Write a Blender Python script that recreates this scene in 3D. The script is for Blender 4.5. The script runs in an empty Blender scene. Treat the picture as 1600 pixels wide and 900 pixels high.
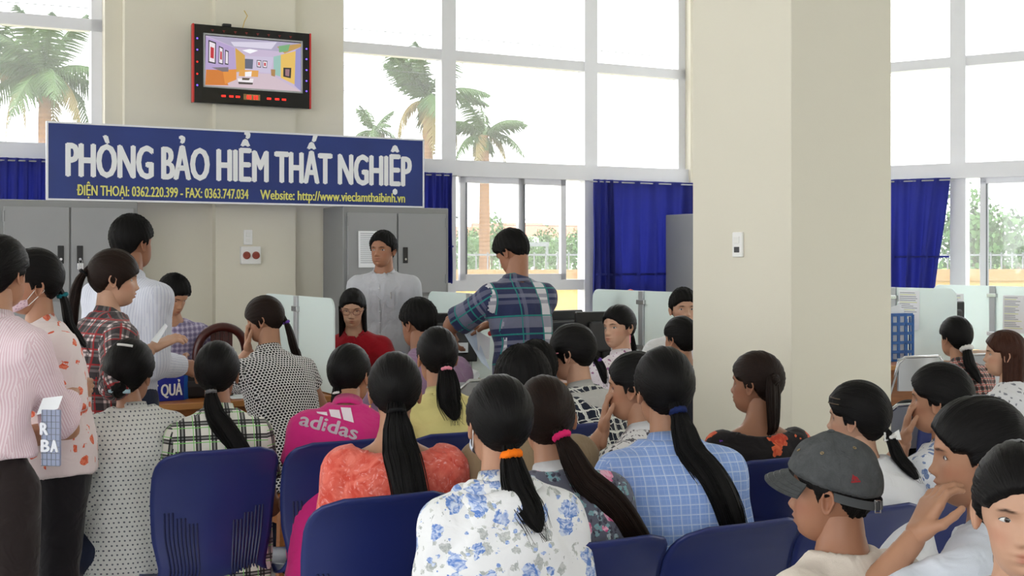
import bpy, bmesh, math, random
import numpy as np
from mathutils import Vector, Matrix
from mathutils.bvhtree import BVHTree
random.seed(7)
np.random.seed(7)
SC = bpy.context.scene
COL = SC.collection

# ------------------------------------------------------------ camera, sky, exposure
CAMH, FPX, HORIZON = 1.5, 2000.0, 405.0
cam_data = bpy.data.cameras.new('camera')
cam_data.sensor_width = 36.0
cam_data.lens = 45.0
cam_data.shift_y = (HORIZON - 450.0) / 1600.0
cam_data.clip_end = 2000
cam = bpy.data.objects.new('camera', cam_data)
cam.location = (0, 0, CAMH)
cam.rotation_euler = (math.pi / 2, 0, 0)
COL.objects.link(cam)
SC.camera = cam
world = bpy.data.worlds.new('overcast_sky')
SC.world = world
world.use_nodes = True
world.node_tree.nodes['Background'].inputs[0].default_value = (0.97, 0.985, 1.0, 1)
world.node_tree.nodes['Background'].inputs[1].default_value = 4.3
SC.view_settings.view_transform = 'Standard'
SC.view_settings.look = 'None'
SC.view_settings.gamma = 1.0
SC.view_settings.use_curve_mapping = False
SC.view_settings.exposure = 0.08

# ------------------------------------------------------------ small helpers
def at(px, py, Z):
    return np.array([(px - 800) / FPX * Z, Z, CAMH - (py - HORIZON) / FPX * Z])

def hexc(r, g, b):
    f = lambda c: ((c / 255 + 0.055) / 1.055) ** 2.4 if c > 10 else c / 255 / 12.92
    return (f(r), f(g), f(b), 1.0)

class Frame:
    """a plan frame: x along a wall, y away from the room"""
    def __init__(s, x, y, deg):
        s.o = np.array([x, y]); s.a = math.radians(deg)
        s.d = np.array([math.cos(s.a), math.sin(s.a)]); s.n = np.array([-s.d[1], s.d[0]])
    def w(s, t, q, z):
        p = s.o + s.d * t + s.n * q
        return (p[0], p[1], z)
    def t(s, px, q=0.0):
        k = (px - 800) / FPX
        o = s.o + s.n * q
        return (k * o[1] - o[0]) / (s.d[0] - k * s.d[1])
    def put(s, ob, t=0, q=0, z=0, extra=0):
        ob.location = s.w(t, q, z); ob.rotation_euler = (0, 0, s.a + extra)
        return ob

def link(ob, parent=None):
    COL.objects.link(ob)
    if parent is not None:
        ob.parent = parent
    return ob

def tag(o, label=None, cat=None, group=None, kind=None):
    if label: o['label'] = label
    if cat: o['category'] = cat
    if group: o['group'] = group
    if kind: o['kind'] = kind
    return o

def thing(name, label, cat, loc=(0, 0, 0), rz=0.0, group=None, kind=None):
    o = bpy.data.objects.new(name, None)
    o.empty_display_size = 0.1
    o.location = loc; o.rotation_euler = (0, 0, rz)
    link(o)
    return tag(o, label, cat, group, kind)

class MB:
    """collects shapes for one mesh object"""
    def __init__(s): s.v = []; s.f = []; s.m = []
    def add(s, verts, faces, mi=0):
        b = len(s.v)
        s.v.extend([tuple(map(float, p)) for p in verts])
        s.f.extend([tuple(int(i) + b for i in f) for f in faces]); s.m.extend([mi] * len(faces))
        return s
    def box(s, x0, x1, y0, y1, z0, z1, mi=0, R=None):
        v = [(x0, y0, z0), (x1, y0, z0), (x1, y1, z0), (x0, y1, z0), (x0, y0, z1), (x1, y0, z1), (x1, y1, z1), (x0, y1, z1)]
        if R is not None: v = [tuple(R @ Vector(p)) for p in v]
        return s.add(v, [(0, 3, 2, 1), (4, 5, 6, 7), (0, 1, 5, 4), (1, 2, 6, 5), (2, 3, 7, 6), (3, 0, 4, 7)], mi)
    def rbox(s, x0, x1, y0, y1, z0, z1, b=0.01, mi=0):
        """a box with chamfered edges"""
        bm = bmesh.new()
        bmesh.ops.create_cube(bm, size=1.0)
        for v in bm.verts:
            v.co = Vector((x0 + (v.co.x + .5) * (x1 - x0), y0 + (v.co.y + .5) * (y1 - y0), z0 + (v.co.z + .5) * (z1 - z0)))
        b = min(b, 0.45 * min(abs(x1 - x0), abs(y1 - y0), abs(z1 - z0)))
        bmesh.ops.bevel(bm, geom=list(bm.edges), offset=b, segments=2, affect='EDGES', profile=0.5)
        bm.verts.index_update()
        s.add([v.co for v in bm.verts], [[v.index for v in f.verts] for f in bm.faces], mi)
        bm.free()
        return s
    def tube(s, pts, rad, n=10, mi=0, caps=True):
        pts = [np.array(p, float) for p in pts]
        k = len(pts)
        if np.isscalar(rad): rad = [rad] * k
        T = [pts[min(i + 1, k - 1)] - pts[max(i - 1, 0)] for i in range(k)]
        T = [t / (np.linalg.norm(t) + 1e-9) for t in T]
        up = np.array([0, 0, 1.0]) if abs(T[0][2]) < .9 else np.array([1.0, 0, 0])
        A = np.cross(T[0], up); A /= np.linalg.norm(A)
        V = []
        for i in range(k):
            A = A - T[i] * A.dot(T[i]); A /= (np.linalg.norm(A) + 1e-9)
            B = np.cross(T[i], A)
            for j in range(n):
                a = 2 * math.pi * j / n
                V.append(pts[i] + rad[i] * (math.cos(a) * A + math.sin(a) * B))
        F = []
        for i in range(k - 1):
            for j in range(n):
                F.append((i * n + j, i * n + (j + 1) % n, (i + 1) * n + (j + 1) % n, (i + 1) * n + j))
        if caps:
            F.append(tuple(range(n - 1, -1, -1))); F.append(tuple((k - 1) * n + j for j in range(n)))
        return s.add(V, F, mi)
    def lathe(s, prof, n=20, c=(0, 0, 0), mi=0):
        V = []; F = []
        for r, z in prof:
            for j in range(n):
                a = 2 * math.pi * j / n
                V.append((c[0] + r * math.cos(a), c[1] + r * math.sin(a), c[2] + z))
        for i in range(len(prof) - 1):
            for j in range(n):
                F.append((i * n + j, i * n + (j + 1) % n, (i + 1) * n + (j + 1) % n, (i + 1) * n + j))
        F.append(tuple(range(n - 1, -1, -1))); F.append(tuple((len(prof) - 1) * n + j for j in range(n)))
        return s.add(V, F, mi)
    def grid(s, P, mi=0, closed=False, flip=False):
        P = np.asarray(P, float); a, b = P.shape[:2]
        F = []
        for i in range(a - 1):
            for j in range(b if closed else b - 1):
                q = (i * b + j, i * b + (j + 1) % b, (i + 1) * b + (j + 1) % b, (i + 1) * b + j)
                F.append(q[::-1] if flip else q)
        return s.add(P.reshape(-1, 3), F, mi)
    def mesh(s, name):
        me = bpy.data.meshes.new(name)
        me.from_pydata(s.v, [], s.f); me.update()
        if any(s.m): me.polygons.foreach_set('material_index', s.m)
        return me
    def build(s, name, mats, parent=None, smooth=False, label=None, cat=None, group=None, kind=None):
        me = s.mesh(name)
        for m in (mats if isinstance(mats, (list, tuple)) else [mats]): me.materials.append(m)
        if smooth: me.polygons.foreach_set('use_smooth', [True] * len(me.polygons))
        o = bpy.data.objects.new(name, me)
        link(o, parent)
        return tag(o, label, cat, group, kind)

def npmesh(name, V, F, mat, parent=None, smooth=True, uv=None, tint=None):
    """quads (N,4) arrays straight into a mesh object"""
    me = bpy.data.meshes.new(name)
    V = np.asarray(V, np.float32); F = np.asarray(F, np.int32)
    me.vertices.add(len(V)); me.vertices.foreach_set('co', V.ravel())
    me.loops.add(F.size); me.loops.foreach_set('vertex_index', F.ravel())
    me.polygons.add(len(F)); me.polygons.foreach_set('loop_start', np.arange(0, F.size, 4, dtype=np.int32))
    me.polygons.foreach_set('use_smooth', np.full(len(F), smooth))
    if uv is not None:
        l = me.uv_layers.new(name='UVMap'); l.data.foreach_set('uv', np.asarray(uv, np.float32).ravel())
    if tint is not None:
        at_ = me.attributes.new('tint', 'FLOAT_COLOR', 'POINT')
        c = np.ones((len(V), 4), np.float32); c[:, :3] = tint
        at_.data.foreach_set('color', c.ravel())
    me.update(calc_edges=True); me.validate()
    me.materials.append(mat)
    o = bpy.data.objects.new(name, me)
    return link(o, parent)

# ------------------------------------------------------------ node materials
class NT:
    def __init__(s, name):
        s.mat = bpy.data.materials.new(name); s.mat.use_nodes = True
        s.t = s.mat.node_tree; s.n = s.t.nodes
        s.p = s.n['Principled BSDF']; s.out = s.n['Material Output']
    def new(s, typ, **kw):
        nd = s.n.new(typ)
        for k, v in kw.items(): setattr(nd, k, v)
        return nd
    def set(s, sock, v):
        if isinstance(v, bpy.types.NodeSocket): s.t.links.new(v, sock)
        else: sock.default_value = v
    def math(s, op, a, b=None, c=None, clamp=False):
        nd = s.new('ShaderNodeMath', operation=op, use_clamp=clamp)
        for i, v in enumerate((a, b, c)):
            if v is not None: s.set(nd.inputs[i], v)
        return nd.outputs[0]
    def mix(s, f, a, b):
        nd = s.new('ShaderNodeMix', data_type='RGBA')
        s.set(nd.inputs['Factor'], f); s.set(nd.inputs['A'], a); s.set(nd.inputs['B'], b)
        return nd.outputs['Result']
    def uv(s):
        if not hasattr(s, '_uv'):
            nd = s.new('ShaderNodeUVMap'); s._uvv = nd.outputs[0]
            sp = s.new('ShaderNodeSeparateXYZ'); s.t.links.new(nd.outputs[0], sp.inputs[0])
            s._uv = (sp.outputs[0], sp.outputs[1])
        return s._uv
    def objco(s):
        if not hasattr(s, '_oc'): s._oc = s.new('ShaderNodeTexCoord').outputs['Object']
        return s._oc
    def noise(s, scale, vec=None, detail=3, rough=.55, dist=0.0):
        nd = s.new('ShaderNodeTexNoise'); nd.inputs['Scale'].default_value = scale
        nd.inputs['Detail'].default_value = detail; nd.inputs['Roughness'].default_value = rough
        nd.inputs['Distortion'].default_value = dist
        s.t.links.new(vec if vec is not None else s.objco(), nd.inputs['Vector'])
        return nd.outputs[0]
    def voronoi(s, scale, vec=None, rnd=1.0, feature='F1'):
        nd = s.new('ShaderNodeTexVoronoi', feature=feature); nd.inputs['Scale'].default_value = scale
        nd.inputs['Randomness'].default_value = rnd
        s.t.links.new(vec if vec is not None else s.objco(), nd.inputs['Vector'])
        return nd
    def mapping(s, vec, scale=(1, 1, 1), rot=(0, 0, 0), loc=(0, 0, 0)):
        nd = s.new('ShaderNodeMapping'); nd.inputs['Scale'].default_value = scale
        nd.inputs['Rotation'].default_value = rot; nd.inputs['Location'].default_value = loc
        s.t.links.new(vec, nd.inputs[0]); return nd.outputs[0]
    def bump(s, h, strength=.3, dist=.01):
        nd = s.new('ShaderNodeBump'); nd.inputs['Strength'].default_value = strength; nd.inputs['Distance'].default_value = dist
        s.set(nd.inputs['Height'], h); s.t.links.new(nd.outputs[0], s.p.inputs['Normal'])
    def base(s, c, rough=.6, spec=.5, metal=0.0):
        s.set(s.p.inputs['Base Color'], c); s.set(s.p.inputs['Roughness'], rough)
        s.p.inputs['Specular IOR Level'].default_value = spec; s.p.inputs['Metallic'].default_value = metal
        return s

def plain(name, rgb, rough=.6, spec=.5, metal=0.0, var=.06, scale=8, bump=0.0, bscale=60):
    n = NT(name); c = hexc(*rgb)
    dark = tuple(x * (1 - var) for x in c[:3]) + (1,); lite = tuple(min(1, x * (1 + var)) for x in c[:3]) + (1,)
    n.base(n.mix(n.noise(scale), dark, lite), rough, spec, metal)
    if bump: n.bump(n.noise(bscale), bump, .004)
    return n.mat

def cloth_finish(n, col, rough=.85, fold=.5):
    n.base(col, rough, .2)
    h = n.math('ADD', n.math('MULTIPLY', n.noise(14, detail=2, dist=.8), 1.0), n.math('MULTIPLY', n.noise(900, n._uvv if hasattr(n, '_uvv') else None, detail=1), .08))
    n.bump(h, fold, .03)
    n.p.inputs['Sheen Weight'].default_value = .15
    return n.mat

def cloth(name, rgb, var=.08, fold=.35):
    n = NT(name); n.uv(); c = hexc(*rgb)
    lo = tuple(x * (1 - var) for x in c[:3]) + (1,)
    return cloth_finish(n, n.mix(n.noise(5), lo, c), fold=fold)

def bands(n, axis, period, off, half, soft=.0):
    """a mask of stripes across u (0) or v (1), lengths in metres"""
    x = n.uv()[axis]
    fr = n.math('FRACT', n.math('ADD', n.math('DIVIDE', x, period), off))
    d = n.math('ABSOLUTE', n.math('SUBTRACT', fr, .5))
    return n.math('LESS_THAN', d, half / period)

def plaid(name, base, stripes, fold=.35):
    """stripes: (axis, period, offset, half width, rgb, alpha)"""
    n = NT(name); col = hexc(*base)
    for ax, per, off, hw, rgb, al in stripes:
        col = n.mix(n.math('MULTIPLY', bands(n, ax, per, off, hw), al), col, hexc(*rgb))
    return cloth_finish(n, col, fold=fold)

def dots(name, base, rgb, pitch, r, stagger=True, px=None, second=None):
    n = NT(name); u, v = n.uv(); py = pitch; px = px or pitch
    a = n.math('DIVIDE', u, px); b = n.math('DIVIDE', v, py)
    if stagger:
        odd = n.math('MULTIPLY', n.math('MODULO', n.math('ABSOLUTE', n.math('FLOOR', b)), 2.0), .5)
        a = n.math('ADD', a, odd)
    fx = n.math('MULTIPLY', n.math('SUBTRACT', n.math('FRACT', a), .5), px)
    fy = n.math('MULTIPLY', n.math('SUBTRACT', n.math('FRACT', b), .5), py)
    d = n.math('SQRT', n.math('ADD', n.math('MULTIPLY', fx, fx), n.math('MULTIPLY', fy, fy)))
    col = n.mix(n.math('LESS_THAN', d, r), hexc(*base), hexc(*rgb))
    return cloth_finish(n, col)

def floral(name, base, layers, fold=.35, warp=.012):
    """layers: (cells per metre, radius in cell, rgb a, rgb b, share present, petal)"""
    n = NT(name); n.uv()
    nd = n.new('ShaderNodeTexNoise'); nd.inputs['Scale'].default_value = 45
    n.t.links.new(n._uvv, nd.inputs['Vector'])
    va = n.new('ShaderNodeVectorMath', operation='SCALE'); n.t.links.new(nd.outputs['Color'], va.inputs[0]); va.inputs['Scale'].default_value = warp
    vb = n.new('ShaderNodeVectorMath', operation='ADD'); n.t.links.new(n._uvv, vb.inputs[0]); n.t.links.new(va.outputs[0], vb.inputs[1])
    col = hexc(*base) if not isinstance(base, bpy.types.NodeSocket) else base
    for i, (sc, r, ca, cb, share, petal) in enumerate(layers):
        mp = n.mapping(vb.outputs[0], loc=(i * 3.7, i * 1.3, 0))
        vo = n.voronoi(sc, mp)
        sp = n.new('ShaderNodeSeparateColor'); n.t.links.new(vo.outputs['Color'], sp.inputs[0])
        rr = n.math('MULTIPLY', n.noise(sc * 3.2, mp, detail=2), petal)
        d = n.math('ADD', vo.outputs['Distance'], n.math('SUBTRACT', rr, petal * .5))
        m = n.math('MULTIPLY', n.math('LESS_THAN', d, r), n.math('LESS_THAN', sp.outputs[0], share))
        cc = n.mix(n.math('MULTIPLY', n.math('SUBTRACT', n.noise(sc * 3.0, mp, detail=2, dist=1.5), .40), 5.0, clamp=True), hexc(*ca), hexc(*cb))
        col = n.mix(m, col, cc)
    return cloth_finish(n, col, fold=fold)

def emit(name, rgb, strength=1.0):
    n = NT(name); n.base(hexc(*rgb), .4)
    n.p.inputs['Emission Color'].default_value = hexc(*rgb); n.p.inputs['Emission Strength'].default_value = strength
    return n.mat

def text_mesh(s, size=1.0, bold=0.0, sx=1.0, thick=.002, spacing=1.0):
    """verts/faces of lettering centred on x, standing in the xz plane and facing -y"""
    cu = bpy.data.curves.new('lettering', 'FONT'); cu.body = s; cu.size = size; cu.align_x = 'CENTER'; cu.align_y = 'CENTER'
    cu.offset = bold; cu.extrude = thick / 2; cu.space_character = spacing; cu.resolution_u = 3
    o = bpy.data.objects.new('lettering', cu); COL.objects.link(o)
    bpy.context.view_layer.update()
    me = bpy.data.meshes.new_from_object(o.evaluated_get(bpy.context.evaluated_depsgraph_get()))
    V = [(v.co.x * sx, -v.co.z, v.co.y) for v in me.vertices]; F = [tuple(p.vertices) for p in me.polygons]
    bpy.data.objects.remove(o); bpy.data.curves.remove(cu); bpy.data.meshes.remove(me)
    return V, F

def fit_text(s, w, h, thick=.003, bold=0.0, spacing=1.0, caps_h=None):
    V, F = text_mesh(s, 1.0, bold, 1.0, thick, spacing)
    A = np.array(V)
    x0, x1 = A[:, 0].min(), A[:, 0].max(); z0, z1 = A[:, 2].min(), A[:, 2].max()
    sx = w / (x1 - x0); sz = h / (caps_h if caps_h else (z1 - z0))
    A[:, 0] = (A[:, 0] - (x0 + x1) / 2) * sx
    A[:, 2] = (A[:, 2] - (0 if caps_h else (z0 + z1) / 2)) * sz
    return A, F
# ------------------------------------------------------------ shared materials
M = {}
def wallmat(name, rgb):
    n = NT(name); c = hexc(*rgb)
    lo = tuple(x * .94 for x in c[:3]) + (1,)
    col = n.mix(n.noise(1.3, detail=5), lo, c)
    col = n.mix(n.math('GREATER_THAN', n.noise(9, detail=4), .80), col, tuple(x * .86 for x in c[:3]) + (1,))
    n.base(col, .72, .3); n.bump(n.noise(150, detail=4), .12, .004)
    return n.mat
M['wall'] = wallmat('cream_paint', (226, 221, 205))
M['ceil'] = wallmat('white_paint', (238, 238, 234))
M['alu'] = plain('white_aluminium', (232, 233, 238), .4, .5, var=.03)
M['gap_grey'] = plain('grey_gap_shade', (120, 124, 130), .5)
M['metal_grey'] = plain('grey_cabinet_paint', (150, 151, 153), .45, .5, var=.03, bump=.05, bscale=300)
M['metal_grey_shaded'] = plain('grey_cabinet_shaded', (138, 139, 140), .45, .5, var=.03)  # door grey darkened, the shade of the sides put into the colour
M['black'] = plain('black_plastic', (24, 24, 26), .4, .5)
M['dark'] = plain('dark_grey_plastic', (52, 53, 56), .45, .5)
M['chrome'] = plain('chromed_steel', (190, 190, 192), .22, .5, 1.0)
M['silver'] = plain('silver_paint', (178, 180, 184), .35, .5, .5)
M['white'] = plain('white_plastic', (238, 238, 236), .4)
M['paper'] = plain('white_paper', (236, 238, 242), .8, .2, var=.02)
M['ink'] = plain('grey_ink', (120, 124, 132), .8)
M['hilite'] = plain('yellow_marker', (214, 220, 130), .8)
M['red'] = plain('red_plastic', (196, 40, 34), .4)
M['orange'] = plain('orange_scrunchie', (245, 120, 20), .8, .2, bump=.5, bscale=200)
M['concrete'] = plain('concrete', (196, 186, 170), .85, .2, var=.15, scale=4)

def floor_mat():
    n = NT('white_floor_tile'); oc = n.objco()
    n.base(n.mix(n.noise(2.5, detail=5), hexc(214, 216, 218), hexc(228, 229, 230)), .16, .5)
    return n.mat
M['tile'] = floor_mat()
M['grout'] = plain('tile_grout', (176, 176, 174), .8)

def wood(name, a, b, rough=.38):
    n = NT(name); v = n.mapping(n.objco(), scale=(2, 22, 22))
    n.base(n.mix(n.noise(3, v, detail=6, dist=.6), hexc(*a), hexc(*b)), rough, .5)
    return n.mat
M['wood'] = wood('varnished_brown_wood', (128, 72, 30), (176, 110, 52))
M['woodedge'] = wood('light_oak_edge', (176, 118, 62), (206, 150, 92))
M['darkwood'] = wood('dark_red_wood', (44, 14, 12), (78, 26, 20), .3)

def glass_mat(name, haze, tint=(1, 1, 1, 1)):
    n = NT(name)
    tr = n.new('ShaderNodeBsdfTransparent'); tr.inputs[0].default_value = tint
    gl = n.new('ShaderNodeBsdfGlossy'); gl.inputs['Roughness'].default_value = .03
    tl = n.new('ShaderNodeBsdfTranslucent'); tl.inputs[0].default_value = (.95, .96, .97, 1)
    m1 = n.new('ShaderNodeMixShader'); m1.inputs[0].default_value = haze
    n.t.links.new(tr.outputs[0], m1.inputs[1]); n.t.links.new(tl.outputs[0], m1.inputs[2])
    m2 = n.new('ShaderNodeMixShader'); m2.inputs[0].default_value = .04
    n.t.links.new(m1.outputs[0], m2.inputs[1]); n.t.links.new(gl.outputs[0], m2.inputs[2])
    n.t.links.new(m2.outputs[0], n.out.inputs[0])
    return n.mat
M['glass'] = glass_mat('hazed_window_glass', .05)  # translucent share washes out the view, in place of outdoor haze

def frosted():
    n = NT('frosted_green_glass')
    tr = n.new('ShaderNodeBsdfTransparent'); tr.inputs[0].default_value = (.9, .97, .95, 1)
    df = n.new('ShaderNodeBsdfDiffuse'); df.inputs[0].default_value = (.78, .85, .84, 1)
    tl = n.new('ShaderNodeBsdfTranslucent'); tl.inputs[0].default_value = (.86, .93, .92, 1)
    gl = n.new('ShaderNodeBsdfGlossy'); gl.inputs['Roughness'].default_value = .25
    def mx(f, a, b):
        m = n.new('ShaderNodeMixShader'); m.inputs[0].default_value = f
        n.t.links.new(a, m.inputs[1]); n.t.links.new(b, m.inputs[2]); return m.outputs[0]
    x = mx(.5, df.outputs[0], tl.outputs[0]); x = mx(.12, x, tr.outputs[0]); x = mx(.06, x, gl.outputs[0])
    n.t.links.new(x, n.out.inputs[0])
    return n.mat
M['frost'] = frosted()

def curtain_mat():
    n = NT('blue_curtain_cloth')
    df = n.new('ShaderNodeBsdfDiffuse'); tl = n.new('ShaderNodeBsdfTranslucent')
    c = n.mix(n.noise(6), hexc(54, 58, 116), hexc(80, 84, 150))
    n.t.links.new(c, df.inputs[0]); tl.inputs[0].default_value = hexc(104, 112, 190)
    m = n.new('ShaderNodeMixShader'); m.inputs[0].default_value = .58
    n.t.links.new(df.outputs[0], m.inputs[1]); n.t.links.new(tl.outputs[0], m.inputs[2])
    n.t.links.new(m.outputs[0], n.out.inputs[0])
    return n.mat
M['curtain'] = curtain_mat()

# ------------------------------------------------------------ the room
FB = Frame(-.46, 10.47, 28.4)          # long window wall
FR = Frame(3.29, 11.12, -34.8)         # window wall beyond the big pillar
CEIL = 4.7
Z1, Z2, ZS, ZSILL = 3.18, 2.25, 1.28, .86
corner_t = 0.0
_A = np.array([FB.d, -FR.d]).T
corner_t, corner_s = np.linalg.solve(_A, FR.o - FB.o)

def solid(fr, name, boxes, mat, kind='structure', label=None, cat=None):
    mb = MB()
    for b in boxes: mb.box(*b)
    o = mb.build(name, mat, None, False, label, cat, None, kind)
    return fr.put(o)

tl0, tl1 = FB.t(-330), FB.t(163)
tc0, tc1 = FB.t(190), FB.t(529)
tw0, tw1 = FB.t(529), FB.t(1079)
tk0, tk1 = FB.t(326), FB.t(449)
WT = .24
solid(FB, 'wall_back', [
    (tl0 - 2.2, tl0, 0, WT, 0, CEIL), (tl0, tl1, 0, WT, 0, ZSILL), (tl0, tl1, 0, WT, 4.35, CEIL),
    (tl1, tc0, -.02, WT, 0, CEIL), (tc0, tw0, -.10, WT, 0, CEIL),
    (tw0, tw1, 0, WT, 0, ZSILL), (tw0, tw1, 0, WT, 4.35, CEIL), (tw1, corner_t + .2, 0, WT, 0, CEIL)], M['wall'],
    label='cream painted window wall behind the service desks', cat='wall')
solid(FB, 'trim_1', [(tk0, tk1, -.19, -.10, 0, CEIL)], M['wall'], label='cream pilaster strip under the screen', cat='pilaster')
sr1 = FR.t(1900)
solid(FR, 'wall_right', [(corner_s - .2, sr1, 0, WT, 0, .5), (corner_s - .2, sr1, 0, WT, 4.35, CEIL), (sr1, sr1 + 3.0, 0, WT, 0, CEIL),
    (corner_s - .1, corner_s + .08, 0, WT, 0, CEIL)], M['wall'], label='cream wall around the far window bay', cat='wall')

# floor of square tiles where they can be told apart, one slab beneath
_pl = [(-12, -8), (14, -8), (14, FR.w(13, .2, 0)[1]), FR.w(13, .2, 0)[:2], FR.w(corner_s, .2, 0)[:2], FB.w(tl0 - 2.2, .2, 0)[:2], (-12, FB.w(tl0 - 2.2, .2, 0)[1])]
def slab(z0, z1):
    k = len(_pl); return MB().add([(x, y, z0) for x, y in _pl] + [(x, y, z1) for x, y in _pl], [tuple(range(k))[::-1], tuple(range(k, 2 * k))] + [(i, (i + 1) % k, (i + 1) % k + k, i + k) for i in range(k)])
fl = slab(-.12, -.004).build('floor', M['grout'], label='white glossy tiled floor of the hall', cat='floor', kind='structure')
tile_me = MB().rbox(-.298, .298, -.298, .298, -.004, .0, .0015).mesh('tile'); tile_me.materials.append(M['tile'])
cF = math.cos(FB.a); sF = math.sin(FB.a)
for i in range(-12, 13):
    for j in range(-4, 20):
        X, Y = i * .6 * cF - j * .6 * sF, i * .6 * sF + j * .6 * cF
        q = (np.array([X, Y]) - FB.o).dot(FB.n)
        q2 = (np.array([X, Y]) - FR.o).dot(FR.n)
        if Y < 2.2 or q > -.3 or q2 > -.3 or abs(X) > .45 * Y + .6: continue
        o = bpy.data.objects.new('tile', tile_me); link(o, fl)
        o.location = (X, Y, 0); o.rotation_euler = (0, 0, FB.a)
slab(CEIL, CEIL + .1).build('ceiling', M['ceil'], label='white ceiling high above the hall', cat='ceiling', kind='structure')
# the hall behind the camera: unseen walls, open and solid bays shaped for light
rear = MB()
for x in (-12, -7.6, -3.2): rear.box(x, x + .7, -8.2, -8, 0, CEIL)
rear.box(1.2, 4.5, -8.2, -8, 0, CEIL).box(8.5, 14, -8.2, -8, 0, CEIL)
rear.box(-12, 14, -8.2, -8, 0, .6).box(-12, 14, -8.2, -8, 4.3, CEIL)
rear.build('wall_rear', M['wall'], label='cream rear wall with tall open bays', cat='wall', kind='structure')
for nm, x in (('wall_left', -12.2), ('wall_far_right', 14)):
    sd = MB()
    if x < 0:
        for y in (-8, -3.5, 1, 5.5, 10): sd.box(x, x + .2, y, y + .8, 0, CEIL)
        sd.box(x, x + .2, -8, 12, 0, .6).box(x, x + .2, -8, 12, 4.3, CEIL)
    else: sd.box(x, x + .2, -8, 12, 0, CEIL)
    sd.build(nm, M['wall'], label='cream side wall with tall open bays past the filing cabinets' if x < 0 else 'plain cream side wall past the file box', cat='wall', kind='structure')

# the square pillar among the seats
pz = 5.35
pc = np.array([(1236 - 800) / FPX * pz, pz])
FP = Frame(pc[0], pc[1], 28.4)
def edge_len(px, direction):      # how far from the pillar edge until pixel column px
    k = (px - 800) / FPX
    return (k * pc[1] - pc[0]) / (direction[0] - k * direction[1])
plx = edge_len(1393, FP.d); ply = edge_len(1082, FP.n)
pb = MB().rbox(0, plx, 0, ply, 0, CEIL, .006)
FP.put(pb.build('pillar', M['wall'], label='thick square cream pillar standing among the seats', cat='pillar', kind='structure'))

# ------------------------------------------------------------ windows
def window(name, fr, t0, t1, mulls, zb, label, sash_bays=(), deep=.10, mw=.075, low=True):
    root = thing(name, label, 'window', kind='structure'); fr.put(root)
    f = MB()
    y0, y1 = deep, deep + .07
    for t in (t0, t1 - mw): f.box(t, t + mw, y0 - .02, y1, zb, 4.35)
    for t, w in mulls: f.box(t - w / 2, t + w / 2, y0 - .03, y1 + .02, zb, 4.35)
    for z, h, dq in ((zb, .07, .03), (ZS, .09, 0), (Z2, .13, .05), (Z1, .085, 0), (4.28, .07, 0)):
        if z == ZS and not low: continue
        f.box(t0, t1, y0 - .02 - dq, y1, z - h / 2, z + h / 2)
    f.build('window_frame', M['alu'], root)
    MB().box(t0 - .05, t1 + .05, -.05, deep, zb - .08, zb - .035).build('window_sill', M['alu'], root)
    es = [t0 + mw] + [e for t, w in mulls for e in (t - w / 2, t + w / 2)] + [t1 - mw]
    zs = [zb + .03, ZS, Z2, Z1, 4.28] if low else [zb + .03, Z2, Z1, 4.28]
    for i in range(0, len(es), 2):
        for a, b in zip(zs[:-1], zs[1:]):
            MB().box(es[i], es[i + 1], deep + .03, deep + .036, a, b).build('pane', M['glass'], root)
    for (a, b, za, zc) in sash_bays:
        s = MB(); w = .05; yq0, yq1 = deep - .015, deep + .025
        s.box(a, a + w, yq0, yq1, za, zc).box(b - w, b, yq0, yq1, za, zc).box(a, b, yq0, yq1, za, za + w).box(a, b, yq0, yq1, zc - w, zc)
        so = s.build('sash', M['alu'], root)
        MB().box(a + w, a + w + .012, yq0 - .006, yq1, za + w, zc - w).build('gap_shade', M['gap_grey'], so)  # grey strip painted as the shaded gap beside the sash
    return root
T = FB.t
q_ = .10
w2m = [((T(687, q_) + T(711, q_)) / 2, .13), ((T(908, q_) + T(934, q_)) / 2, .13)]
window('window_1', FB, tl0, tl1, [(T(-180, q_), .1)], ZSILL, 'white framed window with a palm outside beside the blue sign')
b0, b1 = T(718, q_), T(905, q_)
window('window_2', FB, tw0, tw1, w2m, ZSILL, 'large white three-bay window behind the standing clerks',
       [(b0, (b0 + b1) / 2 + .03, ZS + .045, Z2 - .065), ((b0 + b1) / 2 - .03, b1 - .14, ZS + .045, Z2 - .065)])
Tr = FR.t
window('window_3', FR, corner_s + .08, sr1, [(Tr(1498, q_), .13), (Tr(1800, q_), .12)], .5, 'bright white framed window beyond the thick pillar',
       [(Tr(1532, q_), Tr(1700, q_), .9, Z2 - .065)], low=False)

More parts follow.
